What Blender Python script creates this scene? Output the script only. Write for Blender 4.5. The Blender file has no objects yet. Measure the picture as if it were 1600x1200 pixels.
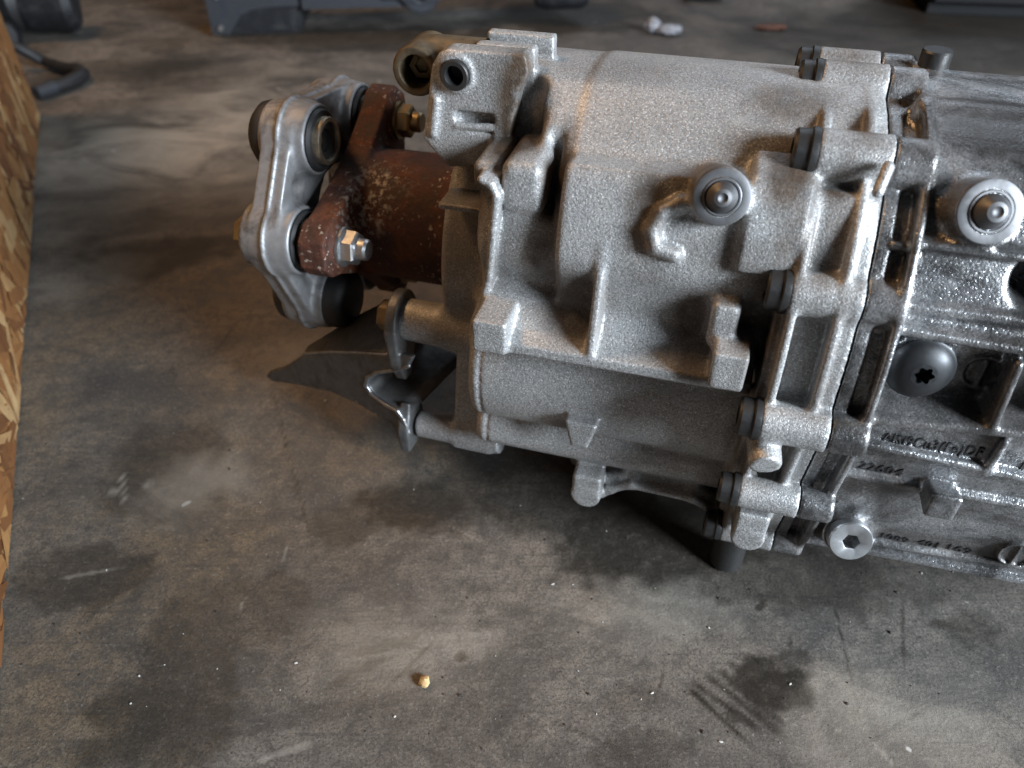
import bpy, bmesh, math, random
import numpy as np
from mathutils import Vector, Matrix
from mathutils.bvhtree import BVHTree

random.seed(7)
rng = np.random.default_rng(7)
scene = bpy.context.scene
C = scene.collection

# ------------------------------------------------------------------ camera
CAM_H, PITCH, YAW = 0.30, math.radians(40.0), math.radians(16.0)
cam_data = bpy.data.cameras.new('camera')
cam = bpy.data.objects.new('camera', cam_data)
C.objects.link(cam)
cam.location = (0, 0, CAM_H)
cam.rotation_euler = (math.radians(90) - PITCH, 0, 0)
cam_data.sensor_width = 36.0
cam_data.lens = 27.0
cam_data.clip_start = 0.01
cam_data.clip_end = 60.0
cam_data.dof.use_dof = True
cam_data.dof.focus_distance = 0.29
cam_data.dof.aperture_fstop = 10.0
scene.camera = cam

# ------------------------------------------------------------------ world and light
world = bpy.data.worlds.new('World')
scene.world = world
world.use_nodes = True
wbg = world.node_tree.nodes['Background']
wbg.inputs['Color'].default_value = (0.55, 0.68, 0.85, 1)
wbg.inputs['Strength'].default_value = 0.012


def area_light(name, loc, target, sx, sy, power, color):
    d = bpy.data.lights.new(name, 'AREA')
    d.shape = 'RECTANGLE'
    d.size, d.size_y, d.energy, d.color = sx, sy, power, color
    o = bpy.data.objects.new(name, d)
    C.objects.link(o)
    o.location = loc
    o.rotation_euler = (Vector(target) - Vector(loc)).to_track_quat('-Z', 'Y').to_euler()
    return o


# daylight from the open workshop door on the right, a second opening at the back, a warm lamp up on the left
area_light('door_daylight', (1.38, -0.80, 0.78), (0.05, 0.28, 0.10), 0.6, 0.6, 112.0, (0.80, 0.90, 1.0))
area_light('back_opening', (0.9, 2.3, 1.9), (-0.1, 0.5, 0.0), 1.6, 1.0, 14.0, (0.74, 0.86, 1.0))
area_light('workshop_lamp', (-0.95, 0.75, 1.75), (-0.40, 0.3, 0.0), 0.5, 0.3, 16.0, (1.0, 0.58, 0.27))

scene.view_settings.view_transform = 'Standard'
scene.view_settings.look = 'None'
scene.view_settings.gamma = 1.0
scene.view_settings.exposure = 0.0

# ------------------------------------------------------------------ frames
# the gearbox frame (millimetres): a along its shaft to the right, b away from the camera, z up
A = np.array([math.cos(YAW), -math.sin(YAW), 0.0])
B = np.array([math.sin(YAW), math.cos(YAW), 0.0])
GB0 = np.array([0.0, 310.0, 0.0])                     # base point of the gearbox in that frame
_F = np.array([0, math.cos(PITCH), -math.sin(PITCH)])
_U = np.array([0, math.sin(PITCH), math.cos(PITCH)])


def _ray(u, v):
    return np.array([1.0, 0, 0]) * (u - 800) / 1200 + _U * (600 - v) / 1200 + _F


def P(u, v, b):
    """survey point: where the sight line meets the gearbox plane at depth b (mm)"""
    d = _ray(u, v)
    s = b / (d @ B)
    return np.array([s * (d @ A), b, CAM_H * 1000 + s * d[2]])


def surf(u, v, poly, off=0.0):
    """survey point on a casing whose cross-section (b, z) is poly"""
    d = _ray(u, v)
    d = np.array([d @ A, d @ B, d[2]])
    o = np.array([0, 0, CAM_H * 1000])
    g = sd_poly(poly)
    s = 150.0
    for _ in range(60):
        p = o + d * s
        q = float(g(np.array([p[1]]), np.array([p[2]]))[0]) - off
        s += q * 0.9
    return o + d * s


def G(u, v, z=0.0):
    """survey point on the floor (metres, world)"""
    d = _ray(u, v)
    s = (z - CAM_H) / d[2]
    return Vector((s * d[0], s * d[1], z))


# ------------------------------------------------------------------ tagging helpers
def tag(o, label=None, cat=None, group=None, kind=None):
    if label: o['label'] = label
    if cat: o['category'] = cat
    if group: o['group'] = group
    if kind: o['kind'] = kind
    return o


def empty(name, loc, rz=0.0):
    o = bpy.data.objects.new(name, None)
    C.objects.link(o)
    o.location = loc
    o.rotation_euler = (0, 0, rz)
    o.empty_display_size = 0.05
    return o


def link(name, me, mat, parent=None):
    o = bpy.data.objects.new(name, me)
    C.objects.link(o)
    if mat is not None and not me.materials:
        me.materials.append(mat)
    if parent is not None:
        o.parent = parent
    return o


def bm_obj(name, bm, mat, parent=None, smooth=35):
    me = bpy.data.meshes.new(name)
    bmesh.ops.recalc_face_normals(bm, faces=bm.faces)
    bm.to_mesh(me)
    bm.free()
    if smooth:
        me.polygons.foreach_set('use_smooth', [True] * len(me.polygons))
        me.set_sharp_from_angle(angle=math.radians(smooth))
    return link(name, me, mat, parent)


# ------------------------------------------------------------------ materials
class NT:
    def __init__(self, name):
        self.m = bpy.data.materials.new(name)
        self.m.use_nodes = True
        self.t = self.m.node_tree
        self.b = self.t.nodes['Principled BSDF']

    def n(self, kind, **kw):
        nd = self.t.nodes.new(kind)
        for k, v in kw.items():
            if k.startswith('i_'):
                nd.inputs[k[2:].replace('_', ' ')].default_value = v
            else:
                setattr(nd, k, v)
        return nd

    def l(self, a, b):
        self.t.links.new(a, b)

    def coords(self, scale=(1, 1, 1), rot=(0, 0, 0), kind='Object'):
        tc = self.n('ShaderNodeTexCoord')
        mp = self.n('ShaderNodeMapping')
        mp.inputs['Scale'].default_value = scale
        mp.inputs['Rotation'].default_value = rot
        self.l(tc.outputs[kind], mp.inputs['Vector'])
        return mp.outputs['Vector']

    def noise(self, vec, scale, detail=4, rough=0.55, dist=0.0):
        nd = self.n('ShaderNodeTexNoise')
        nd.inputs['Scale'].default_value = scale
        nd.inputs['Detail'].default_value = detail
        nd.inputs['Roughness'].default_value = rough
        nd.inputs['Distortion'].default_value = dist
        self.l(vec, nd.inputs['Vector'])
        return nd.outputs['Fac']

    def ramp(self, fac, stops):
        r = self.n('ShaderNodeValToRGB')
        e = r.color_ramp.elements
        while len(e) < len(stops):
            e.new(0.5)
        for i, (p, c) in enumerate(stops):
            e[i].position = p
            e[i].color = (c, c, c, 1) if isinstance(c, (int, float)) else (*c, 1)
        self.l(fac, r.inputs['Fac'])
        return r.outputs['Color']

    def mix(self, fac, a, b, mode='MIX'):
        m = self.n('ShaderNodeMix', data_type='RGBA', blend_type=mode)
        for sock, v in ((m.inputs['Factor'], fac), (m.inputs[6], a), (m.inputs[7], b)):
            if isinstance(v, (int, float)):
                sock.default_value = v if sock.name == 'Factor' else (v, v, v, 1)
            elif isinstance(v, tuple):
                sock.default_value = (*v, 1)
            else:
                self.l(v, sock)
        return m.outputs[2]

    def math(self, op, a, b=0.0):
        m = self.n('ShaderNodeMath', operation=op)
        for i, v in enumerate((a, b)):
            if isinstance(v, (int, float)):
                m.inputs[i].default_value = v
            else:
                self.l(v, m.inputs[i])
        return m.outputs[0]

    def bump(self, h, strength, dist, prev=None):
        b = self.n('ShaderNodeBump')
        b.inputs['Strength'].default_value = strength
        b.inputs['Distance'].default_value = dist
        self.l(h, b.inputs['Height'])
        if prev is not None:
            self.l(prev, b.inputs['Normal'])
        return b.outputs['Normal']

    def attr(self, name):
        return self.n('ShaderNodeAttribute', attribute_name=name).outputs['Fac']

    def done(self, color=None, rough=None, metal=None, normal=None):
        for nm, v in (('Base Color', color), ('Roughness', rough), ('Metallic', metal)):
            if v is None:
                continue
            s = self.b.inputs[nm]
            if isinstance(v, (int, float)):
                s.default_value = v
            elif isinstance(v, tuple):
                s.default_value = (*v, 1)
            else:
                self.l(v, s)
        if normal is not None:
            self.l(normal, self.b.inputs['Normal'])
        return self.m


def mat_cast(name, base, grain, oily=0.0, rough=0.42, bumpd=0.00035, metal=0.45):
    """sand-cast aluminium: fine sparkling grain, patchy grime, brown oily stains plus painted shade (attribute 'stain')"""
    t = NT(name)
    v = t.coords()
    big = t.noise(v, 14, 5, 0.6, 0.4)
    mid = t.noise(v, 95, 4, 0.65)
    fine = t.noise(v, grain, 2, 0.8)
    spark = t.noise(v, grain * 1.7, 2, 0.6)
    col = t.ramp(big, [(0.30, tuple(c * 0.72 for c in base)), (0.55, base), (0.8, tuple(min(1, c * 1.12) for c in base))])
    col = t.mix(t.ramp(mid, [(0.36, 0.0), (0.72, 0.45)]), col, (0.34, 0.32, 0.29))
    col = t.mix(t.ramp(fine, [(0.40, 0.58), (0.53, 0.0)]), col, (0.17, 0.165, 0.16))
    col = t.mix(t.ramp(spark, [(0.56, 0.0), (0.68, 0.70)]), col, (0.88, 0.88, 0.88))
    # small dark pits of grime
    pit = t.noise(v, 210, 2, 0.5)
    col = t.mix(t.ramp(pit, [(0.76, 0.0), (0.80, 0.8)]), col, (0.04, 0.035, 0.03))
    st = t.attr('stain')  # brown stains, and shade painted in beside bosses and ribs
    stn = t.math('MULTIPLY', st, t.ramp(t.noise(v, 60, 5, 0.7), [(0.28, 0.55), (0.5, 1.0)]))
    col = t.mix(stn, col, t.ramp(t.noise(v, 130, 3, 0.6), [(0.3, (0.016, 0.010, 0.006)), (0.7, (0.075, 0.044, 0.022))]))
    if oily:
        film = t.ramp(t.noise(v, 26, 6, 0.7, 0.8), [(0.42, oily), (0.62, 0.0)])
        col = t.mix(film, col, (0.055, 0.052, 0.05))
    r = t.ramp(mid, [(0.3, rough - 0.08), (0.7, rough + 0.14)])
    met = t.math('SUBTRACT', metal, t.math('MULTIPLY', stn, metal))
    nb = t.bump(fine, 0.8, bumpd)
    nb = t.bump(mid, 0.2, 0.0005, nb)
    return t.done(col, r, met, nb)


def mat_metal(name, col, rough, metal=1.0, scale=400, amount=0.25, bump=0.0003, dirt_warmth=(0.03, 0.025, 0.02), dirt_amt=0.5):
    t = NT(name)
    v = t.coords()
    f = t.noise(v, scale, 4, 0.6)
    d = t.noise(v, 70, 5, 0.65, 0.5)
    c = t.mix(t.ramp(f, [(0.3, amount), (0.7, 0.0)]), col, tuple(x * 0.4 for x in col))
    c = t.mix(t.ramp(d, [(0.5, 0.0), (0.72, dirt_amt)]), c, dirt_warmth)
    return t.done(c, t.ramp(d, [(0.3, rough), (0.75, min(1, rough + 0.25))]), metal, t.bump(f, 0.35, bump))


M = {}
M['cast'] = mat_cast('cast_aluminium', (0.42, 0.42, 0.42), 980, rough=0.46, metal=0.5)
M['cast_front'] = mat_cast('cast_aluminium_oily', (0.50, 0.51, 0.53), 900, oily=0.85, rough=0.27, metal=0.75)
M['bolt'] = mat_metal('phosphated_steel', (0.085, 0.084, 0.083), 0.36, 0.85, 500, 0.3)
M['plug'] = mat_metal('turned_steel', (0.17, 0.17, 0.175), 0.48, 1.0, 300, 0.2, 0.0001)
M['black_plug'] = mat_metal('black_oxide_steel', (0.045, 0.047, 0.05), 0.36, 0.7, 300, 0.2, 0.0001)
M['zinc'] = mat_metal('zinc_plate', (0.55, 0.56, 0.57), 0.33, 1.0, 300, 0.2, 0.0001, dirt_amt=0.6)
M['yellow_zinc'] = mat_metal('yellow_zinc_plate', (0.34, 0.26, 0.15), 0.38, 1.0, 300, 0.3, 0.0002, dirt_amt=0.7)
M['shell'] = mat_metal('coupling_shell', (0.33, 0.33, 0.335), 0.48, 0.7, 160, 0.35, 0.0004, dirt_warmth=(0.05, 0.038, 0.028), dirt_amt=0.75)
M['sleeve'] = mat_metal('tan_steel_sleeve', (0.46, 0.40, 0.31), 0.36, 1.0, 500, 0.4, 0.0002, dirt_amt=0.7)
M['rubber'] = mat_metal('black_rubber', (0.012, 0.012, 0.013), 0.48, 0.0, 300, 0.2, 0.0002, dirt_amt=0.2)
M['bracket'] = mat_metal('bracket_steel', (0.15, 0.15, 0.15), 0.38, 0.6, 260, 0.55, 0.0006, dirt_warmth=(0.06, 0.048, 0.036), dirt_amt=0.7)
M['bracket_cut'] = mat_metal('bracket_bare_edge', (0.40, 0.41, 0.43), 0.34, 1.0, 260, 0.4, 0.0004)
M['rod'] = mat_metal('tan_plated_rod', (0.20, 0.155, 0.10), 0.5, 0.8, 300, 0.5, 0.0005, dirt_amt=0.8)
M['dark_steel'] = mat_metal('painted_dark_steel', (0.012, 0.013, 0.016), 0.45, 0.2, 200, 0.3, 0.0004, dirt_warmth=(0.09, 0.085, 0.08), dirt_amt=0.3)
M['grey_steel'] = mat_metal('grey_painted_steel', (0.034, 0.038, 0.047), 0.45, 0.2, 200, 0.3, 0.0004, dirt_amt=0.3)


def mat_rust():
    t = NT('rusty_flange')
    v = t.coords()
    n = t.noise(v, 60, 6, 0.7, 0.3)
    f = t.noise(v, 420, 4, 0.7)
    c = t.ramp(n, [(0.30, (0.010, 0.005, 0.004)), (0.5, (0.070, 0.020, 0.009)), (0.70, (0.18, 0.056, 0.018))])
    c = t.mix(t.ramp(f, [(0.35, 0.5), (0.55, 0.0)]), c, (0.02, 0.008, 0.005))
    fleck = t.math('MULTIPLY', t.ramp(t.noise(v, 520, 2, 0.5), [(0.62, 0.0), (0.66, 1.0)]), t.ramp(t.noise(v, 55, 3, 0.6), [(0.45, 0.0), (0.6, 1.0)]))
    bare = t.attr('stain')
    fl = t.math('MAXIMUM', t.math('MULTIPLY', fleck, 0.8), t.math('MULTIPLY', bare, t.ramp(t.noise(v, 330, 4, 0.7), [(0.50, 0.0), (0.60, 0.8)])))
    c = t.mix(fl, c, (0.50, 0.45, 0.38))
    return t.done(c, t.ramp(n, [(0.3, 0.62), (0.7, 0.85)]), t.math('MULTIPLY', fl, 0.8), t.bump(f, 0.6, 0.0008))


M['rust'] = mat_rust()


def mat_floor():
    t = NT('workshop_concrete')
    v = t.coords()
    vs = t.coords((1.0, 1.7, 1.0), (0, 0, math.radians(-20)))
    big = t.noise(v, 3.2, 6, 0.62, 0.7)
    mid = t.noise(vs, 9.0, 7, 0.68, 0.9)
    fine = t.noise(v, 120, 6, 0.75)
    grit = t.noise(v, 520, 4, 0.8)
    c = t.ramp(big, [(0.30, (0.080, 0.072, 0.064)), (0.5, (0.155, 0.138, 0.120)), (0.70, (0.26, 0.235, 0.205))])
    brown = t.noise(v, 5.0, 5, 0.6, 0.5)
    dirt_warmth = t.math('ADD', 0.12, t.math('MULTIPLY', t.attr('dirt_warmth'), 0.88))  # brown of grime and of warm lamplight, put into the concrete colour
    c = t.mix(t.math('MULTIPLY', dirt_warmth, t.ramp(brown, [(0.32, 0.25), (0.56, 0.95)])), c, (0.170, 0.112, 0.058))
    mot = t.noise(v, 34, 7, 0.75, 0.8)
    c = t.mix(t.ramp(mot, [(0.36, 0.62), (0.54, 0.0)]), c, (0.045, 0.041, 0.038))
    c = t.mix(t.ramp(mid, [(0.36, 0.85), (0.54, 0.0)]), c, (0.048, 0.044, 0.041))
    c = t.mix(t.ramp(fine, [(0.36, 0.7), (0.54, 0.0)]), c, (0.045, 0.041, 0.037))
    c = t.mix(t.ramp(grit, [(0.55, 0.0), (0.72, 0.5)]), c, (0.32, 0.30, 0.27))
    pep = t.noise(v, 850, 3, 0.8)
    c = t.mix(t.ramp(pep, [(0.38, 0.75), (0.52, 0.0)]), c, (0.035, 0.032, 0.029))
    crk = t.n('ShaderNodeTexVoronoi', feature='DISTANCE_TO_EDGE')
    crk.inputs['Scale'].default_value = 70.0
    wv = t.n('ShaderNodeMix', data_type='VECTOR')
    t.l(v, wv.inputs[4])
    nz = t.n('ShaderNodeTexNoise')
    nz.inputs['Scale'].default_value = 60.0
    nz.inputs['Detail'].default_value = 4.0
    t.l(v, nz.inputs['Vector'])
    t.l(nz.outputs['Color'], wv.inputs[5])
    wv.inputs[0].default_value = 0.03
    t.l(wv.outputs[1], crk.inputs['Vector'])
    craze = t.math('MULTIPLY', t.ramp(crk.outputs['Distance'], [(0.012, 0.8), (0.035, 0.0)]), t.ramp(mot, [(0.45, 0.0), (0.62, 0.8)]))
    c = t.mix(craze, c, (0.036, 0.032, 0.029))
    # scratches: long stretched threads of noise in three directions
    for ang, thr in ((18, 0.665), (-52, 0.675), (84, 0.675)):
        s = t.noise(t.coords((1, 26, 1), (0, 0, math.radians(ang))), 11, 2, 0.5, 0.15)
        c = t.mix(t.ramp(s, [(thr, 0.0), (thr + 0.012, 0.30)]), c, (0.040, 0.037, 0.035))
    # pale flecks of plaster and dark specks
    c = t.mix(t.ramp(t.noise(v, 75, 2, 0.4), [(0.765, 0.0), (0.78, 0.7)]), c, (0.55, 0.53, 0.5))
    c = t.mix(t.ramp(t.noise(v, 62, 3, 0.5), [(0.215, 0.8), (0.25, 0.0)]), c, (0.020, 0.018, 0.016))
    oil_shade = t.attr('oil_shade')  # oily marks with painted shade mixed in
    oil_shade_n = t.math('MULTIPLY', oil_shade, t.ramp(t.noise(v, 230, 5, 0.75), [(0.30, 0.65), (0.50, 1.0)]))
    c = t.mix(oil_shade_n, c, (0.013, 0.011, 0.008))
    wear = t.attr('wear')
    c = t.mix(t.math('MULTIPLY', wear, t.ramp(mid, [(0.35, 0.2), (0.6, 1.0)])), c, (0.38, 0.345, 0.29))
    rough = t.mix(oil_shade_n, t.ramp(mid, [(0.3, 0.50), (0.7, 0.72)]), 0.34)
    nb = t.bump(fine, 0.35, 0.0009)
    nb = t.bump(grit, 0.6, 0.0005, nb)
    return t.done(c, rough, 0.0, nb)


M['floor'] = mat_floor()


def mat_osb():
    t = NT('oriented_strand_board')
    v = t.coords()
    col = None
    strands = []
    for i, (ang, sx, sy) in enumerate(((25, 14, 70), (-38, 16, 80), (72, 12, 66), (-80, 15, 75))):
        mp = t.coords((1, 1, 1), (0, math.radians(ang), 0))
        m2 = t.n('ShaderNodeMapping')
        m2.inputs['Scale'].default_value = (sx, 1, sy)
        m2.inputs['Location'].default_value = (i * 3.1, 0, i * 1.7)
        t.l(mp, m2.inputs['Vector'])
        vo = t.n('ShaderNodeTexVoronoi', feature='F1', voronoi_dimensions='3D')
        vo.inputs['Scale'].default_value = 1.0
        t.l(m2.outputs['Vector'], vo.inputs['Vector'])
        sep = t.n('ShaderNodeSeparateColor')
        t.l(vo.outputs['Color'], sep.inputs['Color'])
        c = t.ramp(sep.outputs[0], [(0.0, (0.22, 0.105, 0.035)), (0.35, (0.40, 0.22, 0.085)), (0.7, (0.52, 0.33, 0.15)), (1.0, (0.62, 0.44, 0.22))])
        edge = t.ramp(vo.outputs['Distance'], [(0.45, 0.0), (0.8, 0.8)])
        c = t.mix(edge, c, (0.12, 0.055, 0.018))
        if col is None:
            col = c
        else:
            col = t.mix(t.math('GREATER_THAN', sep.outputs[1], 0.52), col, c)
        strands.append(sep.outputs[2])
    g = t.noise(t.coords((6, 6, 60)), 30, 4, 0.6)
    col = t.mix(t.ramp(g, [(0.3, 0.35), (0.6, 0.0)]), col, (0.16, 0.08, 0.03))
    return t.done(col, 0.6, 0.0, t.bump(strands[0], 0.5, 0.002))


M['osb'] = mat_osb()


def mat_strand():
    t = NT('wood_strand')
    g = t.n('ShaderNodeNewGeometry')
    rnd = g.outputs['Random Per Island']
    c = t.ramp(rnd, [(0.0, (0.09, 0.032, 0.010)), (0.25, (0.18, 0.070, 0.022)), (0.55, (0.27, 0.118, 0.036)), (0.8, (0.34, 0.175, 0.062)), (1.0, (0.47, 0.31, 0.15))])
    v = t.coords()
    c = t.mix(t.ramp(t.noise(v, 90, 5, 0.65), [(0.35, 0.45), (0.6, 0.0)]), c, (0.17, 0.075, 0.025))
    return t.done(c, 0.55, 0.0, t.bump(t.noise(v, 400, 3), 0.3, 0.0005))


M['strand'] = mat_strand()


def mat_plain(name, col, rough, scale=80, var=0.4):
    t = NT(name)
    v = t.coords()
    c = t.mix(t.ramp(t.noise(v, scale, 4), [(0.35, var), (0.65, 0.0)]), col, tuple(x * 0.45 for x in col))
    return t.done(c, rough, 0.0)


M['matt_black'] = mat_plain('matt_black_plastic', (0.006, 0.006, 0.007), 0.9, 200)
M['wood_chip'] = mat_plain('pale_wood', (0.55, 0.38, 0.18), 0.7, 300)
M['film'] = mat_plain('clear_white_film', (0.24, 0.24, 0.26), 0.3, 120)
M['red_brown'] = mat_plain('red_brown_flake', (0.085, 0.030, 0.015), 0.7, 120)
M['dark_grit'] = mat_plain('dark_grit', (0.03, 0.028, 0.026), 0.6, 400)
M['pale_grit'] = mat_plain('pale_grit', (0.5, 0.49, 0.46), 0.7, 400)


# ------------------------------------------------------------------ solid modelling (signed distance -> surface nets)
def sd_poly(pts):
    pts = np.asarray(pts, dtype=np.float32)

    def f(x, y):
        d = np.full(np.broadcast(x, y).shape, 1e9, np.float32)
        s = np.ones_like(d)
        n = len(pts)
        for i in range(n):
            vi, vj = pts[i], pts[i - 1]
            ex, ey = vj - vi
            wx, wy = x - vi[0], y - vi[1]
            h = np.clip((wx * ex + wy * ey) / (ex * ex + ey * ey), 0, 1)
            bx, by = wx - ex * h, wy - ey * h
            d = np.minimum(d, bx * bx + by * by)
            c1 = y >= vi[1]
            c2 = y < vj[1]
            c3 = ex * wy > ey * wx
            flip = (c1 & c2 & c3) | (~c1 & ~c2 & ~c3)
            s = np.where(flip, -s, s)
        return s * np.sqrt(d)
    return f


def catmull(pts, n=5):
    pts = np.asarray(pts, float)
    out = []
    N = len(pts)
    for i in range(N):
        p0, p1, p2, p3 = pts[i - 1], pts[i], pts[(i + 1) % N], pts[(i + 2) % N]
        for k in range(n):
            t = k / n
            out.append(0.5 * ((2 * p1) + (-p0 + p2) * t + (2 * p0 - 5 * p1 + 4 * p2 - p3) * t * t + (-p0 + 3 * p1 - 3 * p2 + p3) * t ** 3))
    return np.array(out)


class Solid:
    def __init__(self, lo, hi, vox):
        self.lo = np.array(lo, float)
        self.vox = vox
        self.n = np.ceil((np.array(hi, float) - self.lo) / vox).astype(int) + 1
        self.D = np.full(self.n, 40.0, np.float32)

    def sl(self, lo, hi):
        i0 = np.clip(np.floor((np.array(lo) - self.lo) / self.vox).astype(int), 0, self.n)
        i1 = np.clip(np.ceil((np.array(hi) - self.lo) / self.vox).astype(int) + 1, 0, self.n)
        ax = [(self.lo[k] + self.vox * np.arange(i0[k], i1[k])).astype(np.float32) for k in range(3)]
        return tuple(slice(i0[k], i1[k]) for k in range(3)), ax[0][:, None, None], ax[1][None, :, None], ax[2][None, None, :]

    def op(self, f, lo, hi, k=2.0, sub=False):
        m = k * 1.3 + 3
        s, x, y, z = self.sl(np.array(lo) - m, np.array(hi) + m)
        if min(self.D[s].shape) == 0:
            return
        d = f(x, y, z).astype(np.float32)
        D = self.D[s]
        if sub:
            d = -d
            h = np.clip(0.5 - 0.5 * (d - D) / k, 0, 1)
            self.D[s] = np.where(D < 39, D * h + d * (1 - h) + k * h * (1 - h), D) if k > 0 else np.maximum(D, d)
            self.D[s] = np.maximum(D, self.D[s])
        else:
            h = np.clip(0.5 + 0.5 * (d - D) / k, 0, 1)
            self.D[s] = d * (1 - h) + D * h - k * h * (1 - h)

    # primitives -----------------------------------------------------
    def box(self, lo, hi, r=1.0, k=2.0, sub=False, rot=None):
        lo, hi = np.minimum(lo, hi).astype(float), np.maximum(lo, hi).astype(float)
        c, e = (lo + hi) / 2, (hi - lo) / 2 - r
        R = None if rot is None else np.array(rot)

        def f(x, y, z):
            X, Y, Z = x - c[0], y - c[1], z - c[2]
            if R is not None:
                X, Y, Z = (R[0, 0] * X + R[0, 1] * Y + R[0, 2] * Z, R[1, 0] * X + R[1, 1] * Y + R[1, 2] * Z, R[2, 0] * X + R[2, 1] * Y + R[2, 2] * Z)
            qx, qy, qz = np.abs(X) - e[0], np.abs(Y) - e[1], np.abs(Z) - e[2]
            o = np.sqrt(np.maximum(qx, 0) ** 2 + np.maximum(qy, 0) ** 2 + np.maximum(qz, 0) ** 2)
            return o + np.minimum(np.maximum(qx, np.maximum(qy, qz)), 0) - r
        g = np.linalg.norm(e + r) if R is not None else 0
        if R is not None:
            lo, hi = c - g, c + g
        self.op(f, lo, hi, k, sub)

    def cap(self, p, q, r0, r1=None, k=2.0, sub=False):
        p, q = np.array(p, float), np.array(q, float)
        r1 = r0 if r1 is None else r1
        v = q - p
        L = float(v @ v)

        def f(x, y, z):
            X, Y, Z = x - p[0], y - p[1], z - p[2]
            h = np.clip((X * v[0] + Y * v[1] + Z * v[2]) / L, 0, 1)
            return np.sqrt((X - v[0] * h) ** 2 + (Y - v[1] * h) ** 2 + (Z - v[2] * h) ** 2) - (r0 + (r1 - r0) * h)
        R = max(r0, r1)
        self.op(f, np.minimum(p, q) - R, np.maximum(p, q) + R, k, sub)

    def cyl(self, p, q, r0, r1=None, rd=0.8, k=2.0, sub=False):
        """flat-ended (tapered) cylinder with rounded rims"""
        p, q = np.array(p, float), np.array(q, float)
        r1 = r0 if r1 is None else r1
        L = np.linalg.norm(q - p)
        v = (q - p) / L

        def f(x, y, z):
            X, Y, Z = x - p[0], y - p[1], z - p[2]
            t = X * v[0] + Y * v[1] + Z * v[2]
            rr = np.sqrt(np.maximum(X * X + Y * Y + Z * Z - t * t, 0))
            R = r0 + (r1 - r0) * np.clip(t / L, 0, 1)
            dx, dy = rr - R + rd, np.abs(t - L / 2) - L / 2 + rd
            return np.minimum(np.maximum(dx, dy), 0) + np.sqrt(np.maximum(dx, 0) ** 2 + np.maximum(dy, 0) ** 2) - rd
        R = max(r0, r1)
        self.op(f, np.minimum(p, q) - R, np.maximum(p, q) + R, k, sub)

    def prism(self, pts, axis, c0, c1, off=0.0, rd=1.0, k=2.0, sub=False, shell=None):
        """polygon extruded along axis 0 (pts = b,z), 1 (pts = a,z) or 2 (pts = a,b)"""
        pts = np.asarray(pts, float)
        g = sd_poly(pts)
        oth = [i for i in range(3) if i != axis]

        def f(x, y, z):
            X = [x, y, z]
            d2 = g(X[oth[0]], X[oth[1]]) - off
            if shell is not None:
                d2 = np.maximum(d2, -(d2 + shell))
            dd = np.abs(X[axis] - (c0 + c1) / 2) - (c1 - c0) / 2
            dx, dy = d2 + rd, dd + rd
            return np.minimum(np.maximum(dx, dy), 0) + np.sqrt(np.maximum(dx, 0) ** 2 + np.maximum(dy, 0) ** 2) - rd
        lo, hi = np.zeros(3), np.zeros(3)
        lo[axis], hi[axis] = c0, c1
        for j, i in enumerate(oth):
            lo[i], hi[i] = pts[:, j].min() - off, pts[:, j].max() + off
        self.op(f, lo, hi, k, sub)

    def path(self, pts, r, k=1.5, sub=False):
        for i in range(len(pts) - 1):
            self.cap(pts[i], pts[i + 1], r, r, k, sub)

    # meshing ----------------------------------------------------------
    def mesh(self, name, origin=GB0):
        D = self.D
        ins = D < 0
        n = self.n
        cnt = np.zeros(n - 1, np.int8)
        for i in (0, 1):
            for j in (0, 1):
                for l in (0, 1):
                    cnt += ins[i:n[0] - 1 + i, j:n[1] - 1 + j, l:n[2] - 1 + l]
        act = (cnt > 0) & (cnt < 8)
        idx = np.full(n - 1, -1, np.int32)
        cells = np.argwhere(act)
        idx[act] = np.arange(len(cells))
        pos = np.zeros((len(cells), 3), np.float32)
        num = np.zeros(len(cells), np.float32)
        ci, cj, cl = cells.T
        for a0, a1 in [((i, j, l), ax) for ax in range(3) for i in (0, 1) for j in (0, 1) for l in (0, 1) if (i, j, l)[ax] == 0]:
            e = np.array(a0)
            f = e.copy()
            f[a1] = 1
            d0 = D[ci + e[0], cj + e[1], cl + e[2]]
            d1 = D[ci + f[0], cj + f[1], cl + f[2]]
            cr = (d0 < 0) != (d1 < 0)
            t = np.where(cr, d0 / np.where(cr, d0 - d1, 1), 0)
            p = np.tile(e.astype(np.float32), (len(cells), 1))
            p[:, a1] += t
            pos += p * cr[:, None]
            num += cr
        pos = cells + pos / num[:, None]
        verts = self.lo + pos * self.vox
        quads = []
        for ax in range(3):
            o1, o2 = [(1, 2), (2, 0), (0, 1)][ax]
            s0 = [slice(None)] * 3
            s1 = [slice(None)] * 3
            s0[ax], s1[ax] = slice(0, n[ax] - 1), slice(1, n[ax])
            a_in, b_in = ins[tuple(s0)], ins[tuple(s1)]
            e = np.argwhere(a_in != b_in)
            ok = (e[:, o1] > 0) & (e[:, o2] > 0) & (e[:, o1] < n[o1] - 1) & (e[:, o2] < n[o2] - 1)
            e = e[ok]
            sgn = a_in[tuple(e.T)]
            d1, d2 = np.zeros(3, int), np.zeros(3, int)
            d1[o1], d2[o2] = 1, 1
            q = np.stack([idx[tuple((e - d1 - d2).T)], idx[tuple((e - d2).T)], idx[tuple(e.T)], idx[tuple((e - d1).T)]], 1)
            q[~sgn] = q[~sgn][:, ::-1]
            quads.append(q)
        quads = np.concatenate(quads)
        quads = quads[(quads >= 0).all(1)]
        self.verts = verts
        me = bpy.data.meshes.new(name)
        me.vertices.add(len(verts))
        me.vertices.foreach_set('co', ((verts - origin) * 0.001).astype(np.float32).ravel())
        me.loops.add(len(quads) * 4)
        me.loops.foreach_set('vertex_index', quads.ravel().astype(np.int32))
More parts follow.
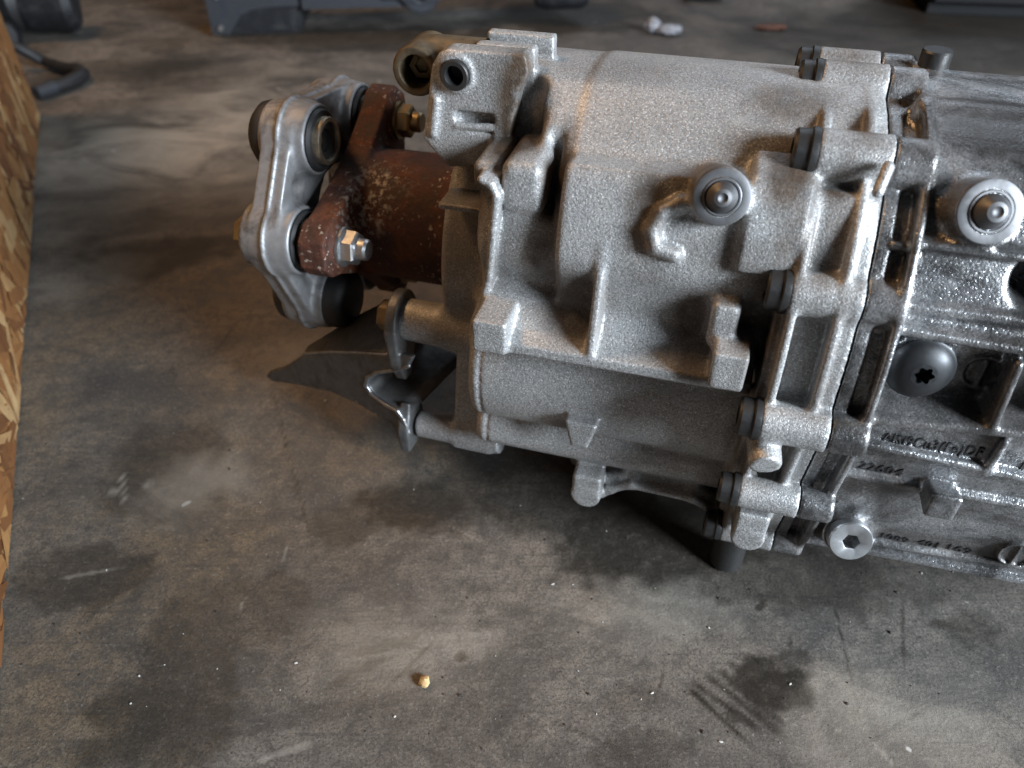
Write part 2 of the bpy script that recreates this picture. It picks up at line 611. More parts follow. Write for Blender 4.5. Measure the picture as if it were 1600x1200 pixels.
        me.polygons.add(len(quads))
        me.polygons.foreach_set('loop_start', np.arange(0, len(quads) * 4, 4, dtype=np.int32))
        me.polygons.foreach_set('use_smooth', np.ones(len(quads), bool))
        me.update(calc_edges=True)
        me.validate()
        self.quads = quads
        return me

    def stain(self, me, blobs):
        """brown oily stains and painted shade: (point, radii, strength)"""
        v = self.verts
        s = np.zeros(len(v), np.float32)
        for c, r, a in blobs:
            q = ((v - np.array(c)) / np.array((r[0] * 1.25, max(r[1], 16), r[2] * 1.25)))
            s = np.maximum(s, a * np.clip(2.0 - np.sqrt((q * q).sum(1)) * 1.25, 0, 1))
        at = me.attributes.new('stain', 'FLOAT', 'POINT')
        at.data.foreach_set('value', np.clip(s, 0, 1).astype(np.float32))


gearbox = empty('gearbox', tuple((A * GB0[0] + B * GB0[1]) * 0.001), -YAW)
tag(gearbox, 'cast aluminium car gearbox with a three-armed rubber coupling, lying on the concrete floor', 'gearbox')

# ------------------------------------------------------------------ the floor

def span(parts, far):
    xs = [np.arange(a_, b_, st) for a_, b_, st in parts]
    xs = np.concatenate(xs + [[parts[-1][1]]])
    return np.concatenate([xs[0] - np.geomspace(.02, far, 12)[::-1], xs, xs[-1] + np.geomspace(.02, far, 12)])


gx, gy = span(((-0.9, -0.3, 0.004), (-0.3, 0.22, 0.0012), (0.22, 0.5, 0.004)), 6), span(((0.05, 0.10, .004), (0.10, 0.26, 0.0012), (0.26, 1.2, 0.005)), 6)
XX, YY = np.meshgrid(gx, gy, indexing='ij')
fv = np.stack([XX.ravel(), YY.ravel(), np.zeros(XX.size)], 1)
nx, ny = len(gx), len(gy)
ii, jj = np.meshgrid(np.arange(nx - 1), np.arange(ny - 1), indexing='ij')
i0 = (ii * ny + jj).ravel()
fq = np.stack([i0, i0 + ny, i0 + ny + 1, i0 + 1], 1)
fme = bpy.data.meshes.new('floor')
fme.from_pydata(fv.tolist(), [], fq.tolist())
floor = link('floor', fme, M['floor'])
tag(floor, 'worn, oily and stained concrete workshop floor with painted-in shade and warm light', kind='structure')
oil_shade = np.zeros(len(fv))  # oily marks, plus shade painted under the gearbox and at the back
wear = np.zeros(len(fv))


def vnoise(x, y, s, seed):
    """smooth value noise"""
    r = np.random.default_rng(seed)
    T = r.random((64, 64))
    X, Y = x / s, y / s
    xi, yi = np.floor(X).astype(int), np.floor(Y).astype(int)
    fx, fy = X - xi, Y - yi
    fx, fy = fx * fx * (3 - 2 * fx), fy * fy * (3 - 2 * fy)
    g = lambda i, j: T[i % 64, j % 64]
    return (g(xi, yi) * (1 - fx) + g(xi + 1, yi) * fx) * (1 - fy) + (g(xi, yi + 1) * (1 - fx) + g(xi + 1, yi + 1) * fx) * fy


def patch_at(u, v, ru, rv, amt, ang=0.0, target=None, seed=1, ragged=0.5):  # paints floor stains
    c = G(u, v)
    dx, dy = fv[:, 0] - c.x, fv[:, 1] - c.y
    ca, sa = math.cos(ang), math.sin(ang)
    px, py = (dx * ca + dy * sa) / ru, (-dx * sa + dy * ca) / rv
    r = np.sqrt(px ** 2 + py ** 2) + ragged * (vnoise(fv[:, 0], fv[:, 1], min(ru, rv) * 0.55, seed) - 0.5) + ragged * 0.6 * (vnoise(fv[:, 0], fv[:, 1], min(ru, rv) * 0.2, seed + 9) - 0.5)
    w = amt * np.clip((1.1 - r) / (0.35 if target is oil_shade else 0.8), 0, 1)
    np.maximum(target, w, out=target)


def streak(u0, v0, u1, v1, w, amt, target, seed):
    p, q = G(u0, v0), G(u1, v1)
    d = q - p
    L2 = d.length
    ca, sa = d.x / L2, d.y / L2
    t_ = (fv[:, 0] - p.x) * ca + (fv[:, 1] - p.y) * sa
    n_ = -(fv[:, 0] - p.x) * sa + (fv[:, 1] - p.y) * ca
    edge = w * (0.7 + 0.6 * vnoise(t_ + 5, n_ + 5, w * 3, seed))
    a_ = amt * np.clip((edge - np.abs(n_)) / (w * 0.5), 0, 1) * np.clip(t_ / (L2 * .12), 0, 1) * np.clip((L2 - t_) / (L2 * .2), 0, 1)
    a_ *= 0.55 + 0.45 * vnoise(fv[:, 0] + 3, fv[:, 1] + 3, .004, seed + 2)
    np.maximum(target, a_, out=target)


for k, a_ in enumerate(((1078, 1062, 1200, 1150, .0016), (1098, 1050, 1235, 1158, .0018), (1120, 1045, 1232, 1140, .0016), (1135, 1032, 1215, 1090, .0014),
                        (1085, 1085, 1180, 1170, .0012), (1165, 1020, 1240, 1075, .0014), (1075, 1075, 1120, 1112, .0012))):
    streak(*a_[:4], a_[4] * 1.25, 1.0, oil_shade, 200 + k)
# hairline scratches and a long crack
for k, a_ in enumerate(((1300, 930, 1348, 1140, .0004), (1348, 1140, 1362, 1200, .0004), (1236, 985, 1228, 1120, .0005), (1480, 1090, 1300, 1190, .0004), (1020, 1105, 1040, 1045, .0005),
                        (1410, 930, 1412, 1050, .0006), (330, 560, 372, 500, .0006), (690, 990, 600, 1080, .0006), (420, 590, 500, 900, .0005), (850, 1120, 1010, 1190, .0004), (880, 960, 985, 1000, .0004))):
    streak(*a_[:4], a_[4] * 1.6, 0.75, oil_shade, 300 + k)
for k, a_ in enumerate(((400, 1190, 495, 1160, .0018), (440, 880, 455, 840, .0006), (370, 960, 386, 930, .0005), (1355, 1150, 1400, 1200, .0012), (1300, 1148, 1345, 1120, .0005), (190, 740, 196, 790, .0012),
                        (700, 820, 760, 850, .0004), (120, 780, 250, 755, .001), (90, 905, 200, 885, .0012))):
    streak(*a_[:4], a_[4] * 1.0, 0.6, wear, 400 + k)
for k, (u, v, ru, rv, am, an) in enumerate((
        (1215, 1075, .016, .011, .9, .2), (1180, 1050, .013, .007, .8, .3), (1240, 1030, .008, .005, .5, 0),
        (640, 790, .030, .018, .75, .1), (1030, 850, .05, .03, .8, .1), (880, 800, .05, .02, .6, -.1), (1250, 900, .06, .02, .55, -.15), (760, 760, .04, .02, .5, .1), (700, 810, .020, .012, .4, .3), (930, 850, .006, .004, .7, 0), (910, 870, .004, .003, .7, 0),  # contact shade painted in below the gearbox, among oily spots
        (540, 820, .020, .014, .45, .4), (270, 740, .035, .04, .45, .3), (290, 1000, .02, .03, .35, 0), (120, 900, .04, .02, .45, 0),
        (230, 1130, .03, .02, .5, 0), (330, 1100, .012, .03, .45, .1), (240, 400, .06, .03, .65, .1), (330, 385, .05, .02, .55, .1),
        (120, 210, .09, .05, .6, .3), (1520, 985, .015, .009, .45, .2), (1490, 980, .012, .003, .6, -.2), (720, 1025, .003, .003, .8, 0),
        (1145, 1120, .004, .003, .6, 0), (990, 1090, .012, .01, .3, 0), (1130, 940, .004, .003, .7, 0), (600, 1010, .016, .003, .5, .3),
        (560, 1050, .012, .003, .45, .5), (1190, 945, .004, .0018, .8, .8), (1000, 1180, .02, .01, .35, .2), (400, 950, .03, .02, .3, .2),
        (900, 20, .16, .10, .6, 0), (600, 60, .2, .06, .55, 0), (1500, 60, .3, .2, .7, 0), (300, 110, .2, .05, .35, 0))):  # darkness of the far floor painted in
    patch_at(u, v, ru, rv, am, an, oil_shade, 11 + k)
for k, (u, v, ru, rv, am, an) in enumerate((
        (180, 250, .22, .14, .75, .2), (330, 210, .18, .12, .7, .1), (420, 160, .14, .08, .5, 0), (120, 330, .12, .07, .4, .1), (560, 110, .2, .05, .3, 0), (110, 430, .06, .04, .35, .1), (470, 560, .05, .03, .3, 0),
        (300, 760, .03, .03, .3, 0), (640, 1000, .05, .03, .3, 0), (1000, 960, .05, .02, .3, 0), (1400, 1120, .05, .03, .35, 0))):
    patch_at(u, v, ru, rv, am, an, wear, 71 + k)
dirt_warmth = np.zeros(len(fv))  # brown grime with the lamp's warm light painted in on the left
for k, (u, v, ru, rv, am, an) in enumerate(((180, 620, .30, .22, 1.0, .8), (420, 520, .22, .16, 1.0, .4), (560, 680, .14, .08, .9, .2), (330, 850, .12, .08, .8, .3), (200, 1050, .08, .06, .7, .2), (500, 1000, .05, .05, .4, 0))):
    patch_at(u, v, ru, rv, am, an, dirt_warmth, 171 + k)
for nm, dat in (('oil_shade', oil_shade), ('wear', wear), ('dirt_warmth', dirt_warmth)):
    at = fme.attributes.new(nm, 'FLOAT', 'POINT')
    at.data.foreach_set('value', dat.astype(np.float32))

# ------------------------------------------------------------------ shared profiles (b, z), mm
SEAM = catmull([(238, 31), (230, 47), (221, 79), (214, 108), (212.5, 129), (217, 152), (226, 171), (237, 186), (250, 196.5), (268, 205),
                (296, 208), (330, 203), (362, 188), (388, 150), (390, 90), (372, 44), (330, 28), (262, 25)], 4)
RIB_A = (30.5, 44.5, 62.0)
SEAM_A = 51.0
BOSS = [(330, 201, 8.5), (302, 204, 9.0), (255, 197.5, 8.4), (228.5, 162, 7.6), (213, 119, 7.4), (218.5, 77, 6.4), (240, 30, 6.2)]

FRP = catmull([(252, 34), (242, 37), (236, 44), (232.5, 58), (228, 80), (221.5, 108), (220, 129), (224, 150), (232, 168), (241, 183), (252, 195), (268, 204), (296, 207.5), (330, 205),
               (362, 190), (388, 150), (390, 90), (372, 50), (330, 38), (290, 38)], 4)

# ------------------------------------------------------------------ rear case
VOX = 0.9
rc = Solid((-142, 200, 2), (SEAM_A + 3, 402, 224), VOX)
UP = catmull([(239, 122), (237.5, 136), (234.5, 148), (231.5, 156), (231.3, 163), (234, 174), (238.5, 184.5), (241.8, 189.2), (244, 190.3), (251, 189.8), (255, 190.4), (259, 193.6), (266, 199), (275, 204.5), (282, 206.5), (300, 207), (330, 201), (362, 184), (384, 150), (386, 95), (366, 50), (320, 38), (270, 40), (248, 70), (242, 100)], 4)
UB = catmull([(243, 120), (245, 138), (240.5, 152), (242, 164), (247, 176), (253, 186.5), (258, 192.5), (266, 199), (275, 204.5), (282, 206.5), (300, 207), (330, 201), (362, 184), (384, 150), (386, 95), (366, 50), (320, 38), (270, 40), (250, 70), (245, 100)], 4)
LO = catmull([(248, 122), (241, 110), (236, 97), (235, 84), (239, 72), (246, 66), (244, 60), (243, 52), (248, 46), (262, 42), (320, 38), (368, 50), (384, 90), (380, 120), (330, 130)], 4)
rc.prism(UB, 0, -84, 50, rd=6, k=1)
rc.prism(UP, 0, -51, 50, rd=2.5, k=3)
rc.prism(LO, 0, -88, 50, rd=5, k=2)
# groove of the rear cover on the lower body
rc.prism(LO, 0, -82.6, -81.6, off=3, rd=0.1, shell=3.8, k=0.6, sub=True)
# the shoulder is cut back to leave room for the mounting plate
rc.box((-100, 200, P(760, 262, 262)[2]), (-64, 267.5, 240), 4, k=4, sub=True)
# neck round the output shaft
rc.cyl((-106, 318, 120), (-70, 318, 120), 60, 62, 3, k=6)
rc.cyl((-106, 318, 120), (-70, 318, 120), 64, 66, 3, k=3) if False else None
# added bottom pan on the floor, widened to block light from behind
rc.prism([(284, 3), (352, 3), (362, 45), (274, 45)], 0, -50, 50, rd=4, k=5)
# right-hand step of the raised panel
rc.prism([(228.5, 166), (228.5, 170), (231, 178), (235.5, 188), (241, 194), (256, 197), (256, 166)], 0, 10, 30, rd=2, k=3)
# groove running down the panel's left shoulder
rc.prism([(-60, 168), (-55, 168), (-55, 202), (-60, 199)], 1, 226, 260, rd=1.5, k=2.5, sub=True)
# brown scoop behind the mounting plate
rc.cap(P(806, 238, 264), P(820, 140, 274), 9.5, 8, k=3, sub=True)
# rounded blocks under the scoop
b0, b1 = P(742, 292, 247), P(778, 252, 247)
rc.box((b0[0], 244, b0[2]), (b1[0] + 1, 275, b1[2]), 3, k=3)
b0, b1 = P(785, 328, 243), P(852, 256, 243)
rc.box((b0[0], 240, b0[2]), (b1[0], 270, b1[2]), 4, k=3)
b0, b1 = P(790, 388, 243), P(838, 332, 243)
rc.box((b0[0], 241, b0[2]), (b1[0], 270, b1[2]), 3.5, k=3)
rc.cap(P(836, 408, 243), P(836, 408, 255), 2.6, k=2)
# ledge with its end blocks
rc.prism([(222, 121), (222, 125.5), (229, 128.5), (238, 137), (250, 140), (250, 118)], 0, -80, 24, rd=0.8, k=3)
b0, b1 = P(738, 548, 219.5), P(790, 520, 219.5)
rc.box((b0[0], 219.5, b0[2]), (b1[0], 250, b1[2] + 3), 1, k=1.5)
b0, b1 = P(1104, 606, 215), P(1171, 566, 215)
rc.box((b0[0], 215, b0[2]), (b1[0], 245, b1[2] + 1), 1, k=1.5)
b0, b1 = P(1100, 540, 226), P(1160, 480, 226)
rc.box((b0[0], 225, b0[2]), (b1[0], 250, b1[2]), 2.5, k=4)
# gusset fin
fa = P(932, 450, 226)[0]
rc.prism([(232.5, 168), (229, 155), (222.5, 129), (222.5, 124), (250, 124), (250, 168)], 0, fa - 1.6, fa + 1.6, rd=0.8, k=1.6)
# C-shaped bead and the flat inside it
cc = [surf(u, v, UP, 1.0) for u, v in ((1104, 318), (1062, 317), (1034, 332), (1018, 360), (1024, 386), (1054, 398))]
rc.path(cc, 2.7, k=1.2)
rc.path([q_ + np.array([0.1, -1.1, 0.5]) for q_ in cc], 2.0, k=0.8)
# detent boss
DB1 = surf(1128, 308, UP, 9.0)
AX1 = np.array([0.10, -0.93, 0.36]); AX1 /= np.linalg.norm(AX1)
rc.cyl(DB1 - AX1 * 34, DB1, 9.8, 9.1, 0.7, k=2)
# trapezoid lug and hanging tongue on the lower body
b0, b1 = P(884, 693, 230), P(932, 668, 230)
rc.prism([(b0[0] + 2, b0[2]), (b1[0] - 3, b0[2]), (b1[0] + 0.5, b1[2] + 1), (b0[0] - 1, b1[2] + 1)], 1, 229, 248, rd=0.7, k=1.5)
tg = P(914, 778, 236)
rc.cyl((tg[0], 236, tg[2]), (tg[0], 250, tg[2]), 6.6, 6.6, 0.7, k=1)
rc.box((tg[0] - 6.5, 236, tg[2]), (tg[0] + 6.5, 250, 47), 1, k=2)
# bottom rail running to the flange
rl = [P(940, 772, 243), P(955, 764, 243), P(985, 757, 243), P(1080, 778, 243), P(1118, 800, 246), P(1140, 830, 246)]
for i in range(len(rl) - 1):
    rc.cap(rl[i], rl[i + 1], 1.9, 1.9, k=2)
    rc.cap(rl[i] + (0, 6, 1), rl[i + 1] + (0, 6, 1), 3.0, 3.0, k=3)
    rc.cap(rl[i] + (0, 14, 0), rl[i + 1] + (0, 14, 0), 5.0, 5.0, k=4)
# bosses for the bracket
BR1, BR2 = np.array([-120, 264, 97.0]), np.array([-120, 262, 34.0])
rc.cyl((-126, BR1[1], BR1[2]), (-78, BR1[1] - 2, BR1[2]), 9.6, 10.5, 0.8, k=5)
rc.cyl((-124, BR2[1], BR2[2]), (-80, BR2[1], BR2[2] + 2), 6.6, 8.5, 0.8, k=4)
rc.cap((-118, BR2[1] + 4, BR2[2] - 3), (-84, 262, 42), 3, 5, k=4)
rc.prism([(255, 30), (300, 30), (300, 100), (270, 96), (262, 60)], 0, -104, -84, rd=2, k=4)
# rear rib round the neck
rr = [P(u, v, 238.5) for u, v in ((752, 280), (768, 288), (776, 306), (771, 360), (765, 430), (752, 480), (744, 496))]
for i in range(len(rr) - 1):
    for db in (0, 2.5, 5, 7.5, 10, 13, 16, 20, 25):
        rc.cap(rr[i] + (0, db, 0), rr[i + 1] + (0, db, 0), 1.6 + 0.02 * db, k=0.9)
# small shelf on the neck
q = P(708, 322, 256)
rc.box((q[0] - 6, 254, q[2] - 1.2), (q[0] + 16, 270, q[2] + 1.2), 1, k=2)
# mounting plate at the upper rear with fins behind it
PB = 268.0
outline = [P(u, v, PB) for u, v in ((660, 216), (664, 188), (674, 102), (684, 84), (698, 77), (821, 86), (826, 116), (812, 140), (800, 190), (792, 240), (740, 262), (700, 262))]
rc.prism([(p[0], p[2]) for p in outline], 1, PB, PB + 9, rd=1.0, k=1.5)
for fb, u0, u1, vv in ((281, 742, 836, 76), (293, 760, 866, 58)):
    p0, p1 = P(u0, vv, fb), P(u1, vv, fb)
    rc.box((p0[0], fb, 160), (p1[0], fb + 6, p1[2]), 0.9, k=1.2)
p0, p1 = P(700, 100, 284), P(800, 100, 284)
rc.box((p0[0] + 8, 274, 150), (p1[0], 312, p1[2] - 7), 2, k=2)
# raised ribs and the pocket on the plate
rc.cap(P(682, 156, PB), P(677, 208, PB), 1.7, k=1.6)
rc.box(P(712, 204, PB) + (0, -1.2, 0), P(772, 180, PB) + (0, 5, 0), 1.6, k=1.4, sub=True)
rc.cap(P(715, 196, PB + 1), P(768, 199, PB + 1), 1.5, k=1.2)
hc = P(713, 115, PB)
rc.cyl(hc + (0, -1.2, 0), hc + (0, 8, 0), 6.9, 6.9, 0.6, k=1.2)
rc.cyl(hc + (0, -6, 0), hc + (0, 30, 0), 4.9, 4.9, 0.3, k=0.6, sub=True)
# flange: base ring, walls, bosses
rc.prism(SEAM, 0, 26, 60, off=-8.0, rd=1, k=3)
for ra, off in ((RIB_A[0], -0.6), (RIB_A[1], 0)):
    rc.prism(SEAM, 0, ra - 1.5, ra + 1.5, off=off, rd=0.9, k=1.0)
rc.prism(SEAM, 0, RIB_A[1], 60, off=-3.6, rd=0.8, k=0.8)
for (bb, zz, rr_) in BOSS:
    rc.cyl((28.5, bb, zz), (62, bb, zz), rr_, rr_, 0.8, k=1.8)
rc.cap(P(1388, 260, 244), P(1372, 300, 238), 1.9, k=1)
# plain round knob, square lug and foot by the flange
q = P(1196, 729, 203)
rc.cyl(q, q + (-5, 28, 10), 5.6, 6.2, 0.6, k=1.5)
q = P(1167, 845, 218)
rc.cyl((q[0], 218, q[2]), (q[0], 238, q[2]), 6.6, 6.6, 0.8, k=0.8)
rc.box((q[0] - 6.4, 218, q[2]), (q[0] + 6.4, 242, q[2] + 15), 1, k=1.5)
rc.box((q[0] - 5.5, 224, q[2]), (q[0] - 2.5, 246, q[2] + 34), 1, k=1.5)
# plane of the joint: cut everything beyond it
rc.box((SEAM_A - 0.35, 150, -50), (SEAM_A + 80, 450, 300), 0.01, k=0.01, sub=True)
rme = rc.mesh('rear_case')
rc.stain(rme, [(P(808, 185, 262), (8, 12, 22), 0.95), (P(868, 225, 243), (3.2, 12, 22), 0.95), (P(872, 330, 243), (3, 10, 14), 0.55),  # stains, plus shade painted left of boss, bead, fin and flange
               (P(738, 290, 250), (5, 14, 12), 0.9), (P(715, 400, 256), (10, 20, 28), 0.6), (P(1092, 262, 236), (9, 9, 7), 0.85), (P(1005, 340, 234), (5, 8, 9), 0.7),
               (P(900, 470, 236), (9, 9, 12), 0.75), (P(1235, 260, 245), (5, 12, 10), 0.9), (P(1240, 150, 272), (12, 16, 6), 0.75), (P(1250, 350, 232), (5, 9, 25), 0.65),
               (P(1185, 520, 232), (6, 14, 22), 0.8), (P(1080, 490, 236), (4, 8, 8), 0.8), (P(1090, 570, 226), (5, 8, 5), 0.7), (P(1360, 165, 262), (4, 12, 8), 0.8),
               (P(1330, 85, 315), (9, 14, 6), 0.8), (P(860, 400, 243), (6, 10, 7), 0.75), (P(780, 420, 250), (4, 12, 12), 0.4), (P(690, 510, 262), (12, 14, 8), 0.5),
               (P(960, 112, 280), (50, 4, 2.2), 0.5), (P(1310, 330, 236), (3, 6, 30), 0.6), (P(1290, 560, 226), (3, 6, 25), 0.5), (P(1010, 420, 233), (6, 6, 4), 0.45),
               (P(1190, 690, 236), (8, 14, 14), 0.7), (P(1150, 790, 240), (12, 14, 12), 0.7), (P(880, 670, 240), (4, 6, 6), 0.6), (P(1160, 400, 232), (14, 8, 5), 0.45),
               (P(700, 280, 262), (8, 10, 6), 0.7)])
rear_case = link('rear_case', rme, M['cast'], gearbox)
tag(rear_case, 'rough grey cast rear casing with ribs and brown oily stains and painted shade')

# ------------------------------------------------------------------ front case
fc = Solid((SEAM_A - 3, 200, 2), (232, 402, 224), VOX)
fc.prism(FRP, 0, RIB_A[2], 228, rd=1, k=1)
fc.prism(SEAM, 0, SEAM_A - 20, RIB_A[2], off=-6.2, rd=1, k=1)
fc.prism(SEAM, 0, SEAM_A - 20, SEAM_A + 4.8, off=-3.6, rd=1.0, k=0.8)
fc.prism(SEAM, 0, RIB_A[2] - 1.4, RIB_A[2] + 1.4, off=0.3, rd=0.9, k=1.0)
for (bb, zz, rr_) in BOSS:
    fc.cyl((20, bb, zz), (RIB_A[2] + 1.5, bb, zz), rr_, rr_ - 0.4, 1.5, k=1.8)
# pocket between seam and last wall
for z0, z1 in ((172, 190), (128, 154), (84, 112)):
    pass
fc.box((SEAM_A + 6, 196, 34), (RIB_A[2] - 2.2, 236, 60), 1, k=1, sub=True) if False else None


def long_rib(u0, v0, u1, v1, h=4.0, r=1.6, a_end=225):
    """rib standing h proud of the casing between two surveyed points, carried on along the box"""
    p, q = surf(u0, v0, FRP, h), surf(u1, v1, FRP, h)
    if a_end:
        d = (q - p) / (q[0] - p[0])
        p, q = p + d * (RIB_A[2] - p[0]), q + d * (a_end - q[0])
    for db in range(0, 13, 3):
        fc.cap(p + (0, r + db, 0), q + (0, r + db, 0), r + 0.06 * db, k=1.6)


# recess of the filler plug (cut first, then ribs over it)
pz_ = surf(1480, 590, FRP)[2]
fc.box((64, 200, pz_ - 15), (116, 229.5, pz_ + 15), 3, k=2, sub=True)
long_rib(1430, 384, 1600, 406, 3.5, 1.5)
long_rib(1430, 484, 1600, 507, 2.0, 2.0)
long_rib(1410, 520, 1600, 552, 4.0, 1.8)
long_rib(1365, 660, 1600, 683, 5.0, 1.9)
long_rib(1355, 698, 1600, 751, 4.0, 1.6)
long_rib(1330, 745, 1600, 795, 3.0, 1.6)
long_rib(1375, 853, 1600, 890, 2.5, 1.3)
long_rib(1375, 869, 1600, 912, 4.0, 1.9)
# round cored pocket
q = surf(1604, 442, FRP)
fc.cyl(q + (3, -10, 0), q + (3, 14, 0), 7.5, 7.0, 1.5, k=2.5, sub=True)
# cross ribs
for (u, v0, v1, h) in ((1570, 690, 742, 2.5), (1592, 570, 676, 3.5)):
    p = surf(u, v0, FRP, h)
    q = surf(u - 10, v1, FRP, h)
    for db in range(0, 13, 3):
        fc.cap((p[0], p[1] + db, p[2]), (p[0], q[1] + db, q[2]), 1.5 + 0.05 * db, k=1.5)
# detent boss on the shoulder
DB2 = surf(1548, 331, FRP, 8.5)
AX2 = np.array([0.16, -0.86, 0.42]); AX2 /= np.linalg.norm(AX2)
fc.cyl(DB2 - AX2 * 30, DB2, 11.0, 9.6, 0.8, k=4)
fc.cap(surf(1508, 377, FRP, 2.5), surf(1530, 380, FRP, 2.5), 2.0, k=1)
fc.cap(surf(1400, 384, FRP, 2), surf(1424, 387, FRP, 2), 1.6, k=1)
# filler plug seat
FP = surf(1441, 582, FRP, 3.5)
AXF = np.array([0.10, -0.97, 0.14]); AXF /= np.linalg.norm(AXF)
fc.cyl(FP - AXF * 24, FP - AXF * 3.6, 11.6, 11.0, 0.8, k=3)
# stamped date dials
for (u, v, off) in ((1535, 581, -7.5), (1587, 866, 1.5)):
    q = surf(u, v, FRP, off)
    fc.cyl(q + (0, -1, 0), q + (0, 12, 0), 6.6, 7.2, 0.5, k=2)
    fc.cyl(q + (0, -3, 0), q + (0, 0.3, 0), 5.4, 5.4, 0.2, k=0.4, sub=True)
    fc.box(q + (-0.8, -0.9, -5.2), q + (0.8, 2, 5.2), 0.4, k=0.4)
# drain plug seat
DP = surf(1330, 847, FRP, 9.0)
AXD = np.array([0.10, -0.93, 0.34]); AXD /= np.linalg.norm(AXD)
fc.cyl(DP - AXD * 34, DP - AXD * 5, 11.2, 9.2, 0.8, k=4)
# wedge block
wt = surf(1470, 752, FRP, 0.5)
wf = wt[1] - 11.5
b0, b1 = P(1441, 806, wf), P(1508, 782, wf)
blk = [(wf, b0[2]), (wf, b1[2]), (wt[1], wt[2]), (wt[1] + 14, wt[2]), (wt[1] + 14, b0[2] - 2)]
fc.prism(blk, 0, b0[0], b1[0], rd=1.0, k=1.8)
# shoulder ridge and flat on top
p0 = P(1450, 130, 285)
fc.cap((62, 285, 203), (222, 283, 203.5), 4.5, 4.5, k=5)
q = P(1460, 96, 325)
fc.cyl((q[0], 325, 190), (q[0], 325, 208), 6, 5, 0.7, k=2.5)
# added bottom pan: carries the box, blocks light from behind
fc.prism([(286, 3), (356, 3), (366, 45), (276, 45)], 0, 50, 226, rd=4, k=5)
fc.box((-50, 150, -50), (SEAM_A + 0.35, 450, 300), 0.01, k=0.01, sub=True)
fme2 = fc.mesh('front_case')
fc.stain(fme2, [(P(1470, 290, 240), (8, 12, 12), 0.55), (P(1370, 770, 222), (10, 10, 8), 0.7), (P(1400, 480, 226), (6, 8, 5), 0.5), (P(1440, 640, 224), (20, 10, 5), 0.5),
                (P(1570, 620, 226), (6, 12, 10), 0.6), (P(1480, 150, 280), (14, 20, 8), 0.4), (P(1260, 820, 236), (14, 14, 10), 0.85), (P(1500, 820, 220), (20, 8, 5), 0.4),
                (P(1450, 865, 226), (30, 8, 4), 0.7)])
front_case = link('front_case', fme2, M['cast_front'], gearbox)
tag(front_case, 'oily grey cast front casing with raised lettering')
FBVH = BVHTree.FromPolygons([Vector(v) for v in fc.verts], fc.quads.tolist())
RBVH = BVHTree.FromPolygons([Vector(v) for v in rc.verts], rc.quads.tolist())


_fr = FRP[8:4 * 11]                                     # the front run of the section, bottom to top
FRONT_Z, FRONT_B = _fr[:, 1], _fr[:, 0]


# ------------------------------------------------------------------ raised casting letters laid on the casing
def cast_text(txt, u, v, width, height, depth=0.42, bvh=FBVH, mat=None, name='casting_letters', slope=0.0):
    cu = bpy.data.curves.new('tmp', 'FONT')
    cu.body = txt
    cu.size = 10.0
    cu.extrude = 0.5
    cu.bevel_depth = 0.0
    cu.offset = 0.05
    cu.resolution_u = 3
    cu.space_character = 1.12
    ob = bpy.data.objects.new('tmp', cu)
    C.objects.link(ob)
    dg = bpy.context.evaluated_depsgraph_get()
    me = bpy.data.meshes.new_from_object(ob.evaluated_get(dg))
    bpy.data.objects.remove(ob)
    p0 = surf(u, v, FRP)
    bm = bmesh.new()
    bm.from_mesh(me)
    xs, ys = [q.co.x for q in bm.verts], [q.co.y for q in bm.verts]
    kx, ky = width / (max(xs) - min(xs)), height / 7.0
    bmesh.ops.triangulate(bm, faces=bm.faces[:])
    for vv in bm.verts:
        a, z = p0[0] + (vv.co.x - min(xs)) * kx, p0[2] + vv.co.y * ky + (vv.co.x - min(xs)) * kx * slope
        hit = bvh.ray_cast(Vector((a, 150, z)), Vector((0, 1, 0)))
        bs_ = float(np.interp(z, FRONT_Z, FRONT_B))
        b = min(max(hit[0].y if hit[0] is not None else bs_, bs_ - 0.7), bs_ + 3)
        b += -depth if vv.co.z > 0 else 0.5
        vv.co = Vector(((a - GB0[0]) * .001, (b - GB0[1]) * .001, z * .001))
    bpy.data.meshes.remove(me)
    return bm_obj(name, bm, mat or M['cast_letters'], gearbox, smooth=0)


M['cast_letters'] = mat_metal('cast_letter_faces', (0.055, 0.055, 0.058), 0.42, 0.5, 500, 0.3, 0.0002, dirt_amt=0.5)  # dark colour stands in for the letters' shaded sides
cast_text('AlSi9Cu3(Fe)DF', 1376, 688, 31.5, 4.6, slope=0.03)
cast_text('22604', 1340, 730, 15.0, 4.4)
cast_text('1089', 1376, 839, 10.0, 3.8)
cast_text('401', 1433, 849, 7.2, 3.8)
cast_text('169', 1480, 857, 8.4, 3.8)
cast_text('D', 1590, 735, 4.0, 5.0)


# ------------------------------------------------------------------ turned parts
def frame_to(p, ax, up=(0, 0, 1)):
    """matrix taking local +Z to ax at p (gearbox mm -> gearbox object metres)"""
    z = Vector(ax).normalized()
    x = Vector(up).cross(z)
    if x.length < 1e-4:
        x = Vector((1, 0, 0))
    x.normalize()
    y = z.cross(x)
    Mx = Matrix((x, y, z)).transposed().to_4x4()
    Mx.translation = Vector((np.array(p) - GB0) * 0.001)
    return Mx


